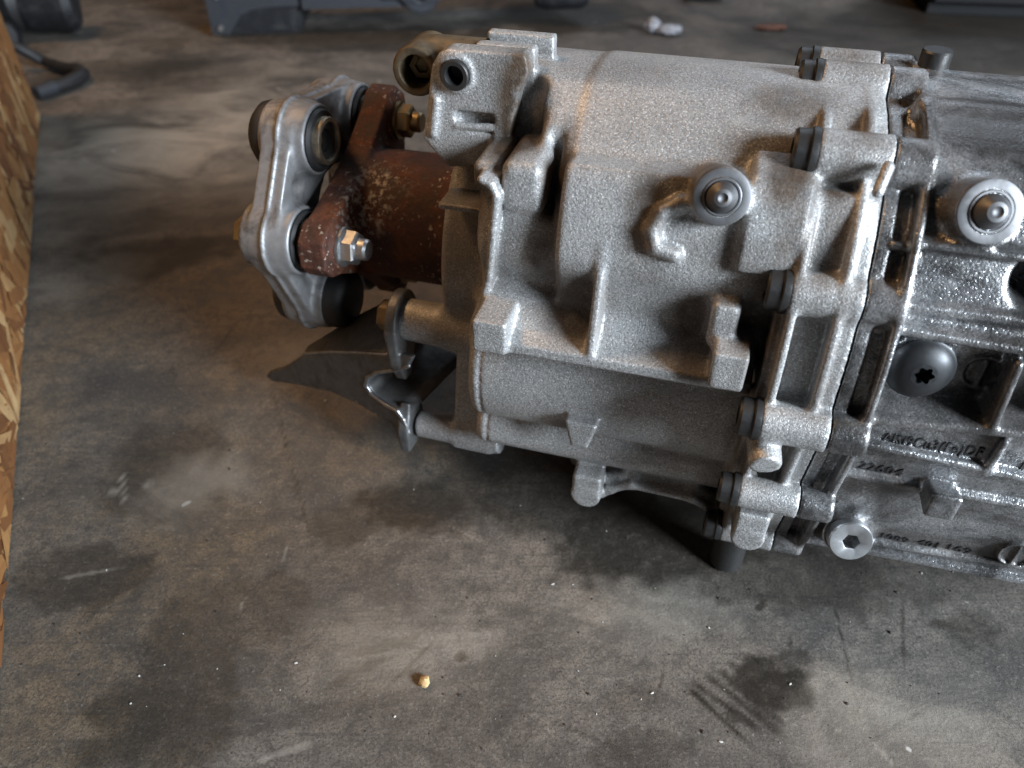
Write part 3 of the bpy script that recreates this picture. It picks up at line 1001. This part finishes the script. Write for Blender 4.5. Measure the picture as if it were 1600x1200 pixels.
def lathe(bm, prof, seg=40, hexes=()):
    """prof: (r, z) mm from the outside in; rings of the given index become hexagons"""
    rings = []
    for i, (r, z) in enumerate(prof):
        ring = []
        for k in range(seg):
            t = 2 * math.pi * k / seg
            rad = r
            if i in hexes:
                s = (t % (math.pi / 3)) - math.pi / 6
                rad = r * math.cos(math.pi / 6) / math.cos(s)
            ring.append(bm.verts.new((rad * .001 * math.cos(t), rad * .001 * math.sin(t), z * .001)))
        rings.append(ring)
    for a, b in zip(rings, rings[1:]):
        for k in range(seg):
            bm.faces.new((a[k], a[(k + 1) % seg], b[(k + 1) % seg], b[k]))
    bm.faces.new(rings[0][::-1])
    bm.faces.new(rings[-1])


FRAMES = {}


def turned(name, prof, p, ax, mat, parent, seg=48, hexes=(), smooth=30, me=None, spin=0.0):
    if me is None:
        bm = bmesh.new()
        lathe(bm, prof, seg, hexes)
        o = bm_obj(name, bm, mat, parent, smooth)
    else:
        o = link(name, me, mat, parent)
    mw = frame_to(p, ax) @ Matrix.Rotation(spin, 4, 'Z')
    if parent is not None and parent in FRAMES:
        mw = FRAMES[parent].inverted() @ mw
        FRAMES[o] = FRAMES[parent] @ mw
    else:
        FRAMES[o] = mw
    o.matrix_basis = mw
    return o


# case bolts: round dark heads with a shallow rim, facing the coupling end
bolt_prof = [(5.0, -2), (9.0, -1.2), (9.2, 0), (9.2, 1.0), (8.7, 1.4), (8.4, 1.5), (8.3, 5.4), (7.6, 6.3), (4.9, 6.4), (4.6, 4.0), (0.6, 3.8)]
bme = None
for i, (bb, zz, rr_) in enumerate(BOSS):
    s = rr_ / 8.9
    o = turned('case_bolt', bolt_prof, (27.5, bb, zz), (-1, 0, 0), M['bolt'], gearbox, 48, (9, 10), 30, bme)
    bme = o.data
    o.scale = (s, s, 1)

# detent plugs
for p, ax, kf in ((DB1, AX1, 0.80), (DB2, AX2, 0.86)):
    w = turned('detent_plug', [(r_ * kf, z_ * kf) for r_, z_ in ((7.6, -2), (7.6, 0.25), (7.2, 0.5), (6.6, 0.5), (6.4, 0.0), (6.2, 0.0), (6.0, 1.2), (5.4, 1.9), (4.4, 3.4), (3.4, 4.6), (2.0, 5.0), (1.6, 4.6), (0.9, 4.2), (0.2, 4.1))], p, ax, M['plug'], gearbox, 56)
    r = turned('washer_face', [(r_ * kf, z_) for r_, z_ in ((11.05, -0.6), (11.05, 0.12), (10.8, 0.22), (7.9, 0.22), (7.8, -0.6))], p, ax, M['plug'], w, 56)

# black domed filler plug with a star socket
pl = turned('filler_plug', [(r_ * 0.75, z_ * 0.75) for r_, z_ in ((13.6, -6), (13.8, -4.2), (14.2, -4.0), (14.2, -3.0), (13.6, -2.6), (13.0, -1.4), (11.0, 0.6), (8.0, 2.2), (5.2, 2.9))], FP, AXF, M['black_plug'], gearbox, 64)
bm = bmesh.new()
seg = 48
r0, r1, r2 = [], [], []
for k in range(seg):
    t = 2 * math.pi * k / seg
    rs = (3.7 + 0.62 * math.cos(6 * t)) * .001
    r0.append(bm.verts.new((.0053 * math.cos(t), .0053 * math.sin(t), .00292)))
    r1.append(bm.verts.new((rs * math.cos(t), rs * math.sin(t), .0031)))
    r2.append(bm.verts.new((rs * math.cos(t), rs * math.sin(t), -.0028)))
for a, b in ((r0, r1), (r1, r2)):
    for k in range(seg):
        bm.faces.new((a[k], a[(k + 1) % seg], b[(k + 1) % seg], b[k]))
bm.faces.new(r2)
so = bm_obj('star_socket', bm, M['black_plug'], pl, 30)
so.scale = (0.75, 0.75, 0.75)
# open the cap of the dome so that the socket is a real hole
bmx = bmesh.new()
bmx.from_mesh(pl.data)
tops = [f for f in bmx.faces if len(f.verts) > 10 and f.calc_center_median().z > 0]
bmesh.ops.delete(bmx, geom=tops, context='FACES_ONLY')
bmx.to_mesh(pl.data)
bmx.free()

# zinc drain plug with a hexagon socket
dp = turned('drain_plug', [(8.0, -6), (8.5, -5.6), (8.5, -0.8), (8.0, 0.0), (3.7, 0.0), (3.4, -0.2), (3.4, -5.0), (0.3, -5.4)], DP, AXD, M['zinc'], gearbox, 60, (5, 6))
turned('sealing_ring', [(9.3, -8.2), (9.6, -7.8), (9.6, -6.2), (9.2, -5.7), (7.5, -5.7)], DP, AXD, M['zinc'], dp, 60)

# foot dowel under the flange, standing on the floor
q = P(1131, 880, 246)
turned('foot_dowel', [(7.2, 0.4), (7.9, 1.2), (7.9, 34), (7.2, 35), (3, 35)], (q[0], 246, 0), (0, 0, 1), M['bolt'], gearbox, 40)
# sleeve in the plate hole
turned('plate_sleeve', [(5.4, -8), (5.4, 1.4), (5.0, 1.7), (3.6, 1.7), (3.4, 1.2), (3.3, -5.0), (0.3, -5.4)], hc + (0, -1.2, 0), (0, -1, 0), M['bolt'], gearbox, 40)
q = P(1460, 96, 325)
turned('breather_cap', [(4.6, -2), (5.4, -1), (5.4, 4.2), (4.9, 4.8), (0.4, 4.8)], (q[0], 325, 208.5), (0, 0, 1), M['bolt'], gearbox, 32)

# selector rod end with its cross hole
sr = Solid((-150, 262, 170), (-92, 312, 226), 0.7)
rc_ = P(648, 113, 275)
sr.cyl(rc_ + (0, 0, 0), rc_ + (0, 22, 0), 9.4, 9.4, 1.6, k=1)
sr.cap(rc_ + (6, 12, 2), rc_ + (34, 12, 2), 8.6, 8.6, k=2)
sr.cyl(rc_ + (0, -8, 0), rc_ + (0, 16, 0), 6.0, 6.0, 0.3, k=1.0, sub=True)
sme = sr.mesh('selector_rod')
rod = link('selector_rod', sme, M['rod'], gearbox)
o = turned('pin', [(5.2, -2), (5.2, 0), (3.0, 0.4), (2.6, -1.5), (0.3, -1.6)], rc_ + (0, 8, 0), (0.2, -1, 0.1), M['yellow_zinc'], rod, 6, (), 0)

# ------------------------------------------------------------------ output flange
CB, CZ, CR, PH0 = 320.0, 118.0, 46.0, 7.0
FACE = -175.0


def hole(k, r=CR):
    f = math.radians(60 * k + PH0)
    return np.array([CB - r * math.cos(f), CZ + r * math.sin(f)])


fl = Solid((-182, 250, 50), (-90, 392, 190), 0.8)
fl.cyl((-170, CB, CZ), (-96, CB, CZ), 31, 32, 1.2, k=2)
for k in (0, 2, 4):
    h = hole(k)
    h2 = hole(k, CR + 3)
    c = np.array([CB, CZ])
    d = (h - c) / np.linalg.norm(h - c)
    n = np.array([-d[1], d[0]])
    # web: wide at the hub, chamfered square end at the hole
    pts = [c - n * 30, c + n * 30, c + d * 22 + n * 24, h + n * 14, h + d * 9 + n * 12, h + d * 15 + n * 6, h + d * 15 - n * 6, h + d * 9 - n * 12, h - n * 14, c + d * 22 - n * 24]
    fl.prism(pts, 0, -173, -160, rd=1.0, k=4)
    fl.cyl((-168, h[0], h[1]), (-158.5, h[0], h[1]), 10.5, 10.5, 0.8, k=2)
fme3 = fl.mesh('output_flange')
fl.stain(fme3, [(P(572, 315, 292), (7, 8, 10), 1.0), (P(600, 290, 292), (10, 14, 6), 0.3)])
flange = link('output_flange', fme3, M['rust'], gearbox)
tag(flange, 'rust-brown three-armed steel drive flange')
nut_prof = [(9.0, 0), (9.2, 0.4), (9.0, 1.6), (8.0, 2.0), (7.9, 7.0), (7.0, 7.8), (5.2, 8.2), (5.0, 8.2), (4.9, 11.5), (4.2, 12.8), (0.3, 12.8)]
for k, m in ((0, M['zinc']), (2, M['yellow_zinc']), (4, M['yellow_zinc'])):
    h = hole(k)
    o = turned('nut', nut_prof, (-158.5, h[0], h[1]), (1, 0, 0), m, flange, 48, (3, 4, 5), 25, None, 0.3 + k)
turned('shaft_end', [(24, -3), (24, 6), (20, 8), (12, 8), (11, 2), (0.3, 2)], (-172, CB, CZ), (-1, 0, 0), M['bolt'], flange, 48)

# ------------------------------------------------------------------ flexible coupling
gc = Solid((-216, 244, 42), (-170, 396, 194), 0.8)
ring = []
MID = FACE - 14
# web: a waisted ring of straps between the six eyes
for k in range(6):
    h, h2 = hole(k), hole(k + 1)
    for lo, hi, rr_, off in ((MID - 8.5, MID - 0.25, 12.0, 0), (MID + 0.25, MID + 6.0, 12.0, 0)):
        v = (h2 - h)
        L = np.linalg.norm(v)
        d = v / L
        n = np.array([-d[1], d[0]])
        out = np.array([h[0] + h2[0], h[1] + h2[1]]) / 2 - np.array([CB, CZ])
        out /= np.linalg.norm(out)
        pts = [h - out * 20, h + out * 15.5, h2 + out * 15.5, h2 - out * 20]
        gc.prism(pts, 0, lo, hi, rd=0.9, k=1.2)
for k in range(6):
    h = hole(k)
    gc.cyl((MID - 14 if k % 2 == 0 else MID - 12, h[0], h[1]), (MID - 0.25, h[0], h[1]), 15.5, 17.3, 2.2, k=3)
    gc.cyl((MID + 0.25, h[0], h[1]), (FACE - 2.0, h[0], h[1]), 17.3, 15.6, 1.6, k=3)
# parting bead all round the rim
for k in range(6):
    h, h2 = hole(k), hole(k + 1)
    out = (h + h2) / 2 - np.array([CB, CZ])
    out /= np.linalg.norm(out)
    gc.prism([h, h + out * 16.6, h2 + out * 16.6, h2], 0, MID - 0.9, MID + 0.9, rd=0.3, k=0.5)
    gc.cyl((MID - 0.9, h[0], h[1]), (MID + 0.9, h[0], h[1]), 18.4, 18.4, 0.3, k=0.5)
gc.cyl((MID - 0.5, CB, CZ), (MID + 0.5, CB, CZ), 95, 95, 0.1, k=0.3, sub=True) if False else None
# hollows between the eyes on the visible side
for k in range(6):
    h, h2 = hole(k, CR + 4), hole(k + 1, CR + 4)
    m = (h + h2) / 2
    gc.cap((FACE - 3.5, m[0], m[1]), (FACE - 6.5, m[0], m[1]), 5.6, 4.5, k=2.5, sub=True)
for k in range(6):
    h = hole(k)
    gc.cyl((FACE - 12, h[0], h[1]), (FACE + 9, h[0], h[1]), 14.1, 14.1, 0.3, k=0.8, sub=True)
gc.cyl((-230, CB, CZ), (-160, CB, CZ), 21, 21, 1, k=2, sub=True)
gme = gc.mesh('flex_coupling')
coupling = link('flex_coupling', gme, M['shell'], gearbox)
tag(coupling, 'silver and black six-eyed flexible coupling disc')
sl_prof = [(10.2, -12), (10.6, 1.8), (10.3, 2.4), (8.6, 2.4), (8.4, 1.8), (8.2, -3)]
core_prof = [(8.35, -8), (8.35, 0.6), (7.6, 0.9), (5.4, 0.4), (5.0, -1.5), (3.4, -1.8), (3.2, -6), (0.2, -6)]
rb_prof = [(14.0, -11), (14.0, -2.0), (13.0, -0.6), (10.3, -0.9), (10.2, -11)]
me_s = me_r = me_c = None
for k in range(6):
    h = hole(k)
    s = turned('bushing_sleeve', sl_prof, (FACE, h[0], h[1]), (1, 0, 0), M['sleeve'], coupling, 48, (), 30, me_s)
    r = turned('bushing_rubber', rb_prof, (FACE, h[0], h[1]), (1, 0, 0), M['rubber'], coupling, 48, (), 30, me_r)
    c_ = turned('bushing_core', core_prof, (FACE, h[0], h[1]), (1, 0, 0), M['rubber'], coupling, 48, (), 30, me_c)
    me_s, me_r, me_c = s.data, r.data, c_.data
h = hole(5)
turned('rubber_boot', [(15.0, -9), (15.4, -3), (15.2, 3), (13.6, 6.5), (10.8, 7.6), (0.4, 7.8)], (FACE, h[0], h[1]), (1, 0, 0), M['rubber'], coupling, 48, (), 50)
# rubber bulges on the far face of the free eyes, bolt heads on the others
me_b = me_h = None
for k in range(6):
    h = hole(k)
    if k % 2:
        o = turned('rubber_boot', [(15.4, -4), (15.6, 2), (14.6, 6), (11.5, 9), (6, 10.2), (0.4, 10.4)], (MID - 9, h[0], h[1]), (-1, 0, 0), M['rubber'], coupling, 40, (), 60, me_b)
        me_b = o.data
    else:
        o = turned('coupling_bolt', [(11.5, -2), (11.5, 0), (10.4, 1.4), (8.2, 1.8), (8.0, 6.8), (7.2, 7.6), (0.3, 7.6)], (MID - 14, h[0], h[1]), (-1, 0, 0), M['yellow_zinc'], coupling, 48, (3, 4, 5), 25, me_h)
        me_h = o.data

# ------------------------------------------------------------------ support bracket
br = Solid((-246, 236, 2), (-112, 330, 130), 0.8)


def plate(px, th=2.6, k=1.2):
    """flat plate with the given corner points (a, b, z), th thick: least-squares plane, polygon in that plane"""
    pts = np.array(px, float)
    c = pts.mean(0)
    _, _, vt = np.linalg.svd(pts - c)
    e1, e2, n = vt
    g = sd_poly(np.stack([(pts - c) @ e1, (pts - c) @ e2], 1))

    def f(x, y, z):
        X, Y, Z = x - c[0], y - c[1], z - c[2]
        d2 = g(e1[0] * X + e1[1] * Y + e1[2] * Z, e2[0] * X + e2[1] * Y + e2[2] * Z)
        dn = np.abs(n[0] * X + n[1] * Y + n[2] * Z) - th / 2
        r = 0.7
        dx, dy = d2 + r, dn + r
        return np.minimum(np.maximum(dx, dy), 0) + np.sqrt(np.maximum(dx, 0) ** 2 + np.maximum(dy, 0) ** 2) - r
    br.op(f, pts.min(0) - 3, pts.max(0) + 3, k)


def web(u, v):
    """survey on the sloping web: plane through the two ears and the tip"""
    p1, p2, p3 = P(612, 545, 256), P(640, 694, 254), P(421, 588, 292)
    n = np.cross(p2 - p1, p3 - p1)
    d = _ray(u, v)
    dl = np.array([d @ A, d @ B, d[2]])
    o = np.array([0, 0, CAM_H * 1000])
    return o + dl * ((p1 - o) @ n) / (dl @ n)


inner = [(648, 556), (640, 572), (620, 578), (590, 582), (576, 590), (573, 602), (582, 616), (604, 632), (622, 642), (632, 656)]
outer = [(418, 586), (424, 578), (446, 572), (476, 552), (540, 549), (600, 553), (612, 548)]
lower = [(640, 698), (626, 690), (616, 664), (590, 646), (560, 628), (520, 611), (470, 600), (428, 594)]
plate([web(u, v) for u, v in outer + inner + [(640, 672)] + lower], 3.0)
# return flange following the inner cut-out, going back under the box
iw = [web(u, v) for u, v in inner]
for i in range(3, len(iw) - 1):
    p, q = iw[i], iw[i + 1]
    bk = np.array([14, 46, 4.0])
    plate([p, q, q + bk, p + bk], 2.2)
# rear web of the channel
w1, w2, w3 = web(478, 551), web(610, 552), P(616, 468, 292)
wn = np.cross(w2 - w1, w3 - w1)


def on_web(u, v):
    d = _ray(u, v)
    dl = np.array([d @ A, d @ B, d[2]])
    o_ = np.array([0, 0, CAM_H * 1000])
    return o_ + dl * ((w1 - o_) @ wn) / (dl @ wn)


plate([w1, w2, w3, on_web(600, 474), on_web(560, 494), on_web(515, 522), on_web(482, 542)], 2.4)
# ears on the two bosses
e0 = -126.5
for pts in ([(620, 470), (636, 461), (648, 464), (654, 478), (650, 520), (648, 552), (640, 574), (622, 582), (614, 556), (612, 500)],
            [(650, 650), (664, 640), (676, 634), (674, 660), (664, 692), (650, 698), (636, 696), (630, 676), (636, 660)]):
    pp = []
    for u, v in pts:
        d = _ray(u, v)
        da, db, dz = d @ A, d @ B, d[2]
        s = e0 / da
        pp.append((s * db, CAM_H * 1000 + s * dz))
    pp = [(min(max(b_, 246), 290), z_) for b_, z_ in pp]
for cz, r, bc in ((97, 13.5, 264), (34, 11.0, 262)):
    br.cyl((e0 - 5, bc, cz), (e0 + 0.6, bc, cz), r, r, 1.0, k=1.5)
br.prism([(250.5, 98), (256, 60), (252, 50), (262, 46), (272, 60), (276, 98)], 0, e0 - 4.5, e0, rd=1, k=1.5) if False else None
br.prism([(250.6, 97), (251.5, 78), (257, 66), (264, 64), (271, 76), (277, 97)], 0, e0 - 5, e0 + 0.4, rd=1, k=1.5)
br.prism([(251.0, 34), (252, 22), (262, 20), (270, 30), (268, 42), (258, 50)], 0, e0 - 5, e0 + 0.4, rd=1, k=1.5)
bme4 = br.mesh('support_bracket')
bracket = link('support_bracket', bme4, M['bracket'], gearbox)
tag(bracket, 'dark scuffed steel bracket tapering to a point')
def edge_tube(name, pts, r):
    e_ = Solid(np.min(pts, 0) - 6, np.max(pts, 0) + 6, 0.6)
    for i_ in range(len(pts) - 1):
        e_.cap(pts[i_], pts[i_ + 1], r, k=0.8)
    return link(name, e_.mesh(name), M['bracket_cut'], bracket)


out_n = np.array([0.0, -0.9, 0.9])
edge_tube('worn_edge', [q_ + out_n for q_ in iw[1:]] + [web(640, 676) + out_n], 1.15)
edge_tube('worn_edge', [web(u, v) + out_n for u, v in ((476, 553), (520, 550), (560, 551), (606, 554))], 0.8)
edge_tube('worn_edge', [web(u, v) + out_n for u, v in ((420, 588), (470, 599), (520, 610), (560, 627), (590, 645), (614, 663))], 0.7)
turned('bracket_bolt', [(9.5, -1), (9.5, 0.5), (8.6, 1.4), (7.4, 1.6), (7.3, 6.4), (6.6, 7.2), (0.3, 7.2)], (e0 - 4.5, 264, 97), (-1, 0, 0), M['rod'], bracket, 48, (4, 5), 25)
turned('bracket_bolt', [(7.5, -1), (7.5, 0.5), (6.8, 1.2), (5.9, 1.4), (5.8, 5.4), (5.2, 6.0), (0.3, 6.0)], (e0 - 4.5, 262, 34), (-1, 0, 0), M['rod'], bracket, 48, (4, 5), 25)


# ------------------------------------------------------------------ strand board standing at the left
def box_bm(bm, lo, hi):
    vs = [bm.verts.new((x, y, z)) for x in (lo[0], hi[0]) for y in (lo[1], hi[1]) for z in (lo[2], hi[2])]
    for f in ((0, 1, 3, 2), (4, 6, 7, 5), (0, 4, 5, 1), (2, 3, 7, 6), (0, 2, 6, 4), (1, 5, 7, 3)):
        bm.faces.new([vs[i] for i in f])


pf, pn = G(62, 180), G(5, 980)
dirv = (pn - pf).normalized()
ob = empty('strand_board', tuple(pf), math.atan2(dirv.y, dirv.x))
tag(ob, 'orange-brown oriented strand board panel standing on edge', 'wood panel')
bm = bmesh.new()
L = (pn - pf).length + 0.07
box_bm(bm, (0, -0.018, 0.0015), (L, 0, 0.34))
bmesh.ops.bevel(bm, geom=bm.edges[:], offset=0.0012, segments=1, affect='EDGES')
bo = bm_obj('board', bm, M['osb'], ob, 0)


# the pressed strands of its face: too many to count, one mass of thin flakes
sv, sf_ = [], []
for k in range(1500):
    cx, cz = random.uniform(0.0, L), random.uniform(0.0, 0.34)
    ln, wd = random.uniform(.035, .085), random.uniform(.006, .018)
    an = random.gauss(0.9, 0.75)
    yy = random.uniform(0.0002, 0.0012)
    n0 = len(sv)
    for px_, pz_2 in ((-1, -.6), (-.93, .7), (-.2, 1.0), (.8, .8), (1, .1), (.88, -.9), (.1, -1.05)):
        x_, z_ = px_ * ln / 2 * random.uniform(.9, 1.05), pz_2 * wd / 2 * random.uniform(.85, 1.15)
        X_, Z_ = cx + x_ * math.cos(an) - z_ * math.sin(an), cz + x_ * math.sin(an) + z_ * math.cos(an)
        sv.append((min(max(X_, 0.0005), L), yy + random.uniform(0, .0004), min(max(Z_, 0.002), 0.3395)))
    sf_.append(list(range(n0, n0 + 7)))
sme_ = bpy.data.meshes.new('strands')
sme_.from_pydata(sv, [], sf_)
tag(link('strands', sme_, M['strand'], bo), kind='stuff')


# ------------------------------------------------------------------ blurred things at the back
def tube_bm(bm, pts, r, seg=14):
    pts = [Vector(p) for p in pts]
    rings = []
    for i, p in enumerate(pts):
        t = (pts[min(i + 1, len(pts) - 1)] - pts[max(i - 1, 0)]).normalized()
        x = t.cross(Vector((0, 0, 1)))
        if x.length < 1e-3:
            x = Vector((1, 0, 0))
        x.normalize()
        y = t.cross(x)
        rr = r[i] if isinstance(r, (list, tuple)) else r
        rings.append([bm.verts.new(p + x * rr * math.cos(2 * math.pi * k / seg) + y * rr * math.sin(2 * math.pi * k / seg)) for k in range(seg)])
    for a, b in zip(rings, rings[1:]):
        for k in range(seg):
            bm.faces.new((a[k], a[(k + 1) % seg], b[(k + 1) % seg], b[k]))
    bm.faces.new(rings[0][::-1])
    bm.faces.new(rings[-1])


# a black drive-shaft joint with a hanging hose
base = G(20, 60)
sj = empty('shaft_joint', tuple(base), math.radians(15))
tag(sj, 'black steel joint with ribbed boot lying behind the strand board', 'car part')
bm = bmesh.new()
tube_bm(bm, [(-.16, .02, .045), (-.05, .01, .045), (-.045, .01, .045)], [.02, .02, .03], 20)
bm_obj('shaft', bm, M['dark_steel'], sj)
bm = bmesh.new()
tube_bm(bm, [(-.05 + .012 * i, .01 - .0015 * i, .045) for i in range(8)], [.040, .036, .041, .035, .040, .033, .036, .030], 24)
bm_obj('boot', bm, M['rubber'], sj)
bm = bmesh.new()
tube_bm(bm, [(.03, .0, .042), (.034, .0, .042), (.085, -.008, .04), (.09, -.008, .04)], [.028, .034, .034, .028], 24)
bm_obj('joint_cup', bm, M['dark_steel'], sj)
bm = bmesh.new()
tube_bm(bm, [(-.01, -.025, .075), (-.006, -.026, .086)], [.026, .026], 24)
bm_obj('clamp', bm, M['zinc'], sj)
bm = bmesh.new()
tube_bm(bm, [(.0, -.03, .012), (.006, -.05, .015), (.008, -.062, .018)], [.012, .02, .016], 18)
bm_obj('stud', bm, M['dark_steel'], sj)

hz = 0.009
hp = [G(20, 70, .03), G(45, 84, .02), G(70, 96, hz), G(100, 106, hz), G(120, 109, hz), G(128, 115, hz), G(122, 122, hz), G(104, 130, hz), G(84, 136, hz)]
hpe = [G(84, 136, hz), G(70, 141, hz), G(56, 146, hz)]
base = Vector((hp[3].x, hp[3].y, 0))
ho = empty('hose', tuple(base))
tag(ho, 'bent black hose with a pale metal end on the floor by the strand board', 'hose')
bm = bmesh.new()
tube_bm(bm, [p - base for p in hp], [.006] * 3 + [.0065, .0075, .0085, .008, .0075, .0075], 16)
bm_obj('tube', bm, M['rubber'], ho, 60)
bm = bmesh.new()
tube_bm(bm, [p - base for p in hpe], [.008, .0075, .007], 16)
bm_obj('metal_end', bm, M['grey_steel'], ho, 60)

# subframe: pressed beam on a boxed foot
fb = G(405, 56)
sf = empty('subframe', tuple(fb), math.radians(6))
tag(sf, 'dark grey pressed steel subframe with boxed foot and eyelet on the floor', 'car part')
bm = bmesh.new()
box_bm(bm, (-.055, 0.004, .001), (.058, .10, .050))
bmesh.ops.bevel(bm, geom=bm.edges[:], offset=.005, segments=2, affect='EDGES')
bm_obj('foot', bm, M['dark_steel'], sf)
bm = bmesh.new()
arc = [(-.058, .0), (-.036, .0), (-.028, .010), (-.018, .022), (-.004, .028), (.02, .031), (.058, .032), (.058, .070), (-.058, .070)]
fr = [bm.verts.new((x, -.003, z + .004)) for x, z in arc]
bk = [bm.verts.new((x, .003, z + .004)) for x, z in arc]
bm.faces.new(fr)
bm.faces.new(bk[::-1])
for i in range(len(arc)):
    bm.faces.new((fr[i], fr[(i + 1) % len(arc)], bk[(i + 1) % len(arc)], bk[i]))
bm_obj('foot_plate', bm, M['grey_steel'], sf, 0)
bm = bmesh.new()
box_bm(bm, (-.062, .006, .036), (.44, .085, .10))
bmesh.ops.bevel(bm, geom=bm.edges[:], offset=.008, segments=2, affect='EDGES')
bm_obj('beam', bm, M['grey_steel'], sf)
bm = bmesh.new()
box_bm(bm, (.062, -.002, .031), (.20, .004, .07))
bm_obj('lip', bm, M['grey_steel'], sf, 0)
ey = Solid((150, -20, 10), (360, 30, 110), 2.0)
ey.cyl((215, -9, 48), (215, 5, 48), 25, 25, 2, k=1)
ey.box((165, -8, 40), (260, 4, 80), 3, k=8)
ey.cyl((215, -20, 48), (215, 20, 48), 9, 9, 1, k=1, sub=True)
em = ey.mesh('eyelet', np.zeros(3))
link('eyelet', em, M['grey_steel'], sf)
bm = bmesh.new()
tube_bm(bm, [(.37, .02, .040), (.385, .02, .040), (.432, .018, .040), (.44, .018, .040)], [.018, .022, .022, .018], 24)
bm_obj('bush', bm, M['dark_steel'], sf)
bm = bmesh.new()
tube_bm(bm, [(.4395, .018, .040), (.444, .018, .040)], [.012, .012], 24)
bm_obj('bush_bolt', bm, M['zinc'], sf)
for x, z in ((-.046, .012), (-.042, .05)):
    bm = bmesh.new()
    tube_bm(bm, [(x, -.0035, z), (x, -.006, z), (x, -.008, z)], [.004, .004, .003], 12)
    bm_obj('rivet', bm, M['zinc'], sf)

# black moulded tray in the shade, far right
tb = G(1630, 34)
tr = empty('black_tray', tuple(tb), math.radians(-8))
tag(tr, 'black moulded part lying in the shade at the back of the floor', 'car part')
bm = bmesh.new()
box_bm(bm, (-.17, 0, .001), (.4, .4, .10))
bmesh.ops.bevel(bm, geom=bm.edges[:], offset=.02, segments=3, affect='EDGES')
bm_obj('body', bm, M['matt_black'], tr)
bm = bmesh.new()
box_bm(bm, (-.19, -.012, .085), (.42, .42, .112))
bmesh.ops.bevel(bm, geom=bm.edges[:], offset=.008, segments=2, affect='EDGES')
bm_obj('rim', bm, M['matt_black'], tr)
pk = G(1098, 2)
bm = bmesh.new()
tube_bm(bm, [(-.03, 0, .012), (-.026, 0, .012), (.026, .004, .012), (.03, .004, .012)], [.008, .0115, .0115, .008], 18)
o = bm_obj('small_bush', bm, M['dark_steel'], None)
o.location = pk
tag(o, 'small dark cylindrical bush lying alone on the far floor', 'car part')


# ------------------------------------------------------------------ litter on the floor
def crumple(name, loc, size, mat, seed, flat=0.5, sub=3):
    r = np.random.default_rng(seed)
    bm = bmesh.new()
    bmesh.ops.create_icosphere(bm, subdivisions=sub, radius=1.0)
    ks = r.normal(size=(7, 3)) * 3.0
    ph = r.random(7) * 6.28
    for v in bm.verts:
        n = sum(abs(math.sin(float(np.dot(k, v.co)) + p)) for k, p in zip(ks, ph)) / 7
        v.co *= 0.55 + 0.8 * n
        v.co = Vector((v.co.x * size[0], v.co.y * size[1], v.co.z * size[2]))
    zm = min(v.co.z for v in bm.verts)
    for v in bm.verts:
        v.co.z -= zm
    o = bm_obj(name, bm, mat, None, 30)
    o.location = loc
    return o


tag(crumple('crumpled_film', G(1018, 52), (.010, .009, .009), M['film'], 3), 'crumpled scrap of whitish plastic film on the far floor', 'scrap')
tag(crumple('crumpled_film', G(1044, 55), (.016, .011, .006), M['film'], 5), 'flatter scrap of plastic film beside the crumpled one', 'scrap')
tag(crumple('leaf', G(1205, 46), (.020, .008, .003), M['red_brown'], 8), 'red-brown dry leaf on the floor behind the gearbox', 'leaf')
tag(crumple('wood_crumb', G(664, 1068), (.0022, .0028, .0018), M['wood_chip'], 12, sub=2), 'pale yellow wood crumb on the open concrete floor', 'wood chip')

bm = bmesh.new()
for k in range(110):
    u, v = random.uniform(20, 1590), random.uniform(620, 1195)
    p = G(u, v)
    s = random.choice((.0002, .0003, .0003, .0004, .0006))
    m = Matrix.Translation(p + Vector((0, 0, s * .5))) @ Matrix.Rotation(random.random() * 6, 4, 'Z') @ Matrix.Diagonal((s * random.uniform(.7, 1.8), s, s * .7, 1))
    bmesh.ops.create_icosphere(bm, subdivisions=1, radius=1, matrix=m)
o = bm_obj('grit', bm, M['dark_grit'], None, 0)
tag(o, 'dark grit scattered over the concrete floor', 'grit', kind='stuff')
bm = bmesh.new()
for k in range(45):
    u, v = random.uniform(20, 1590), random.uniform(600, 1195)
    p = G(u, v)
    s = random.choice((.0002, .0003, .0003, .0005))
    m = Matrix.Translation(p + Vector((0, 0, s * .5))) @ Matrix.Rotation(random.random() * 6, 4, 'Z') @ Matrix.Diagonal((s * random.uniform(.8, 2.2), s, s * .7, 1))
    bmesh.ops.create_icosphere(bm, subdivisions=1, radius=1, matrix=m)
o = bm_obj('pale_crumbs', bm, M['pale_grit'], None, 0)
tag(o, 'pale plaster crumbs scattered over the concrete floor', 'crumbs', kind='stuff')
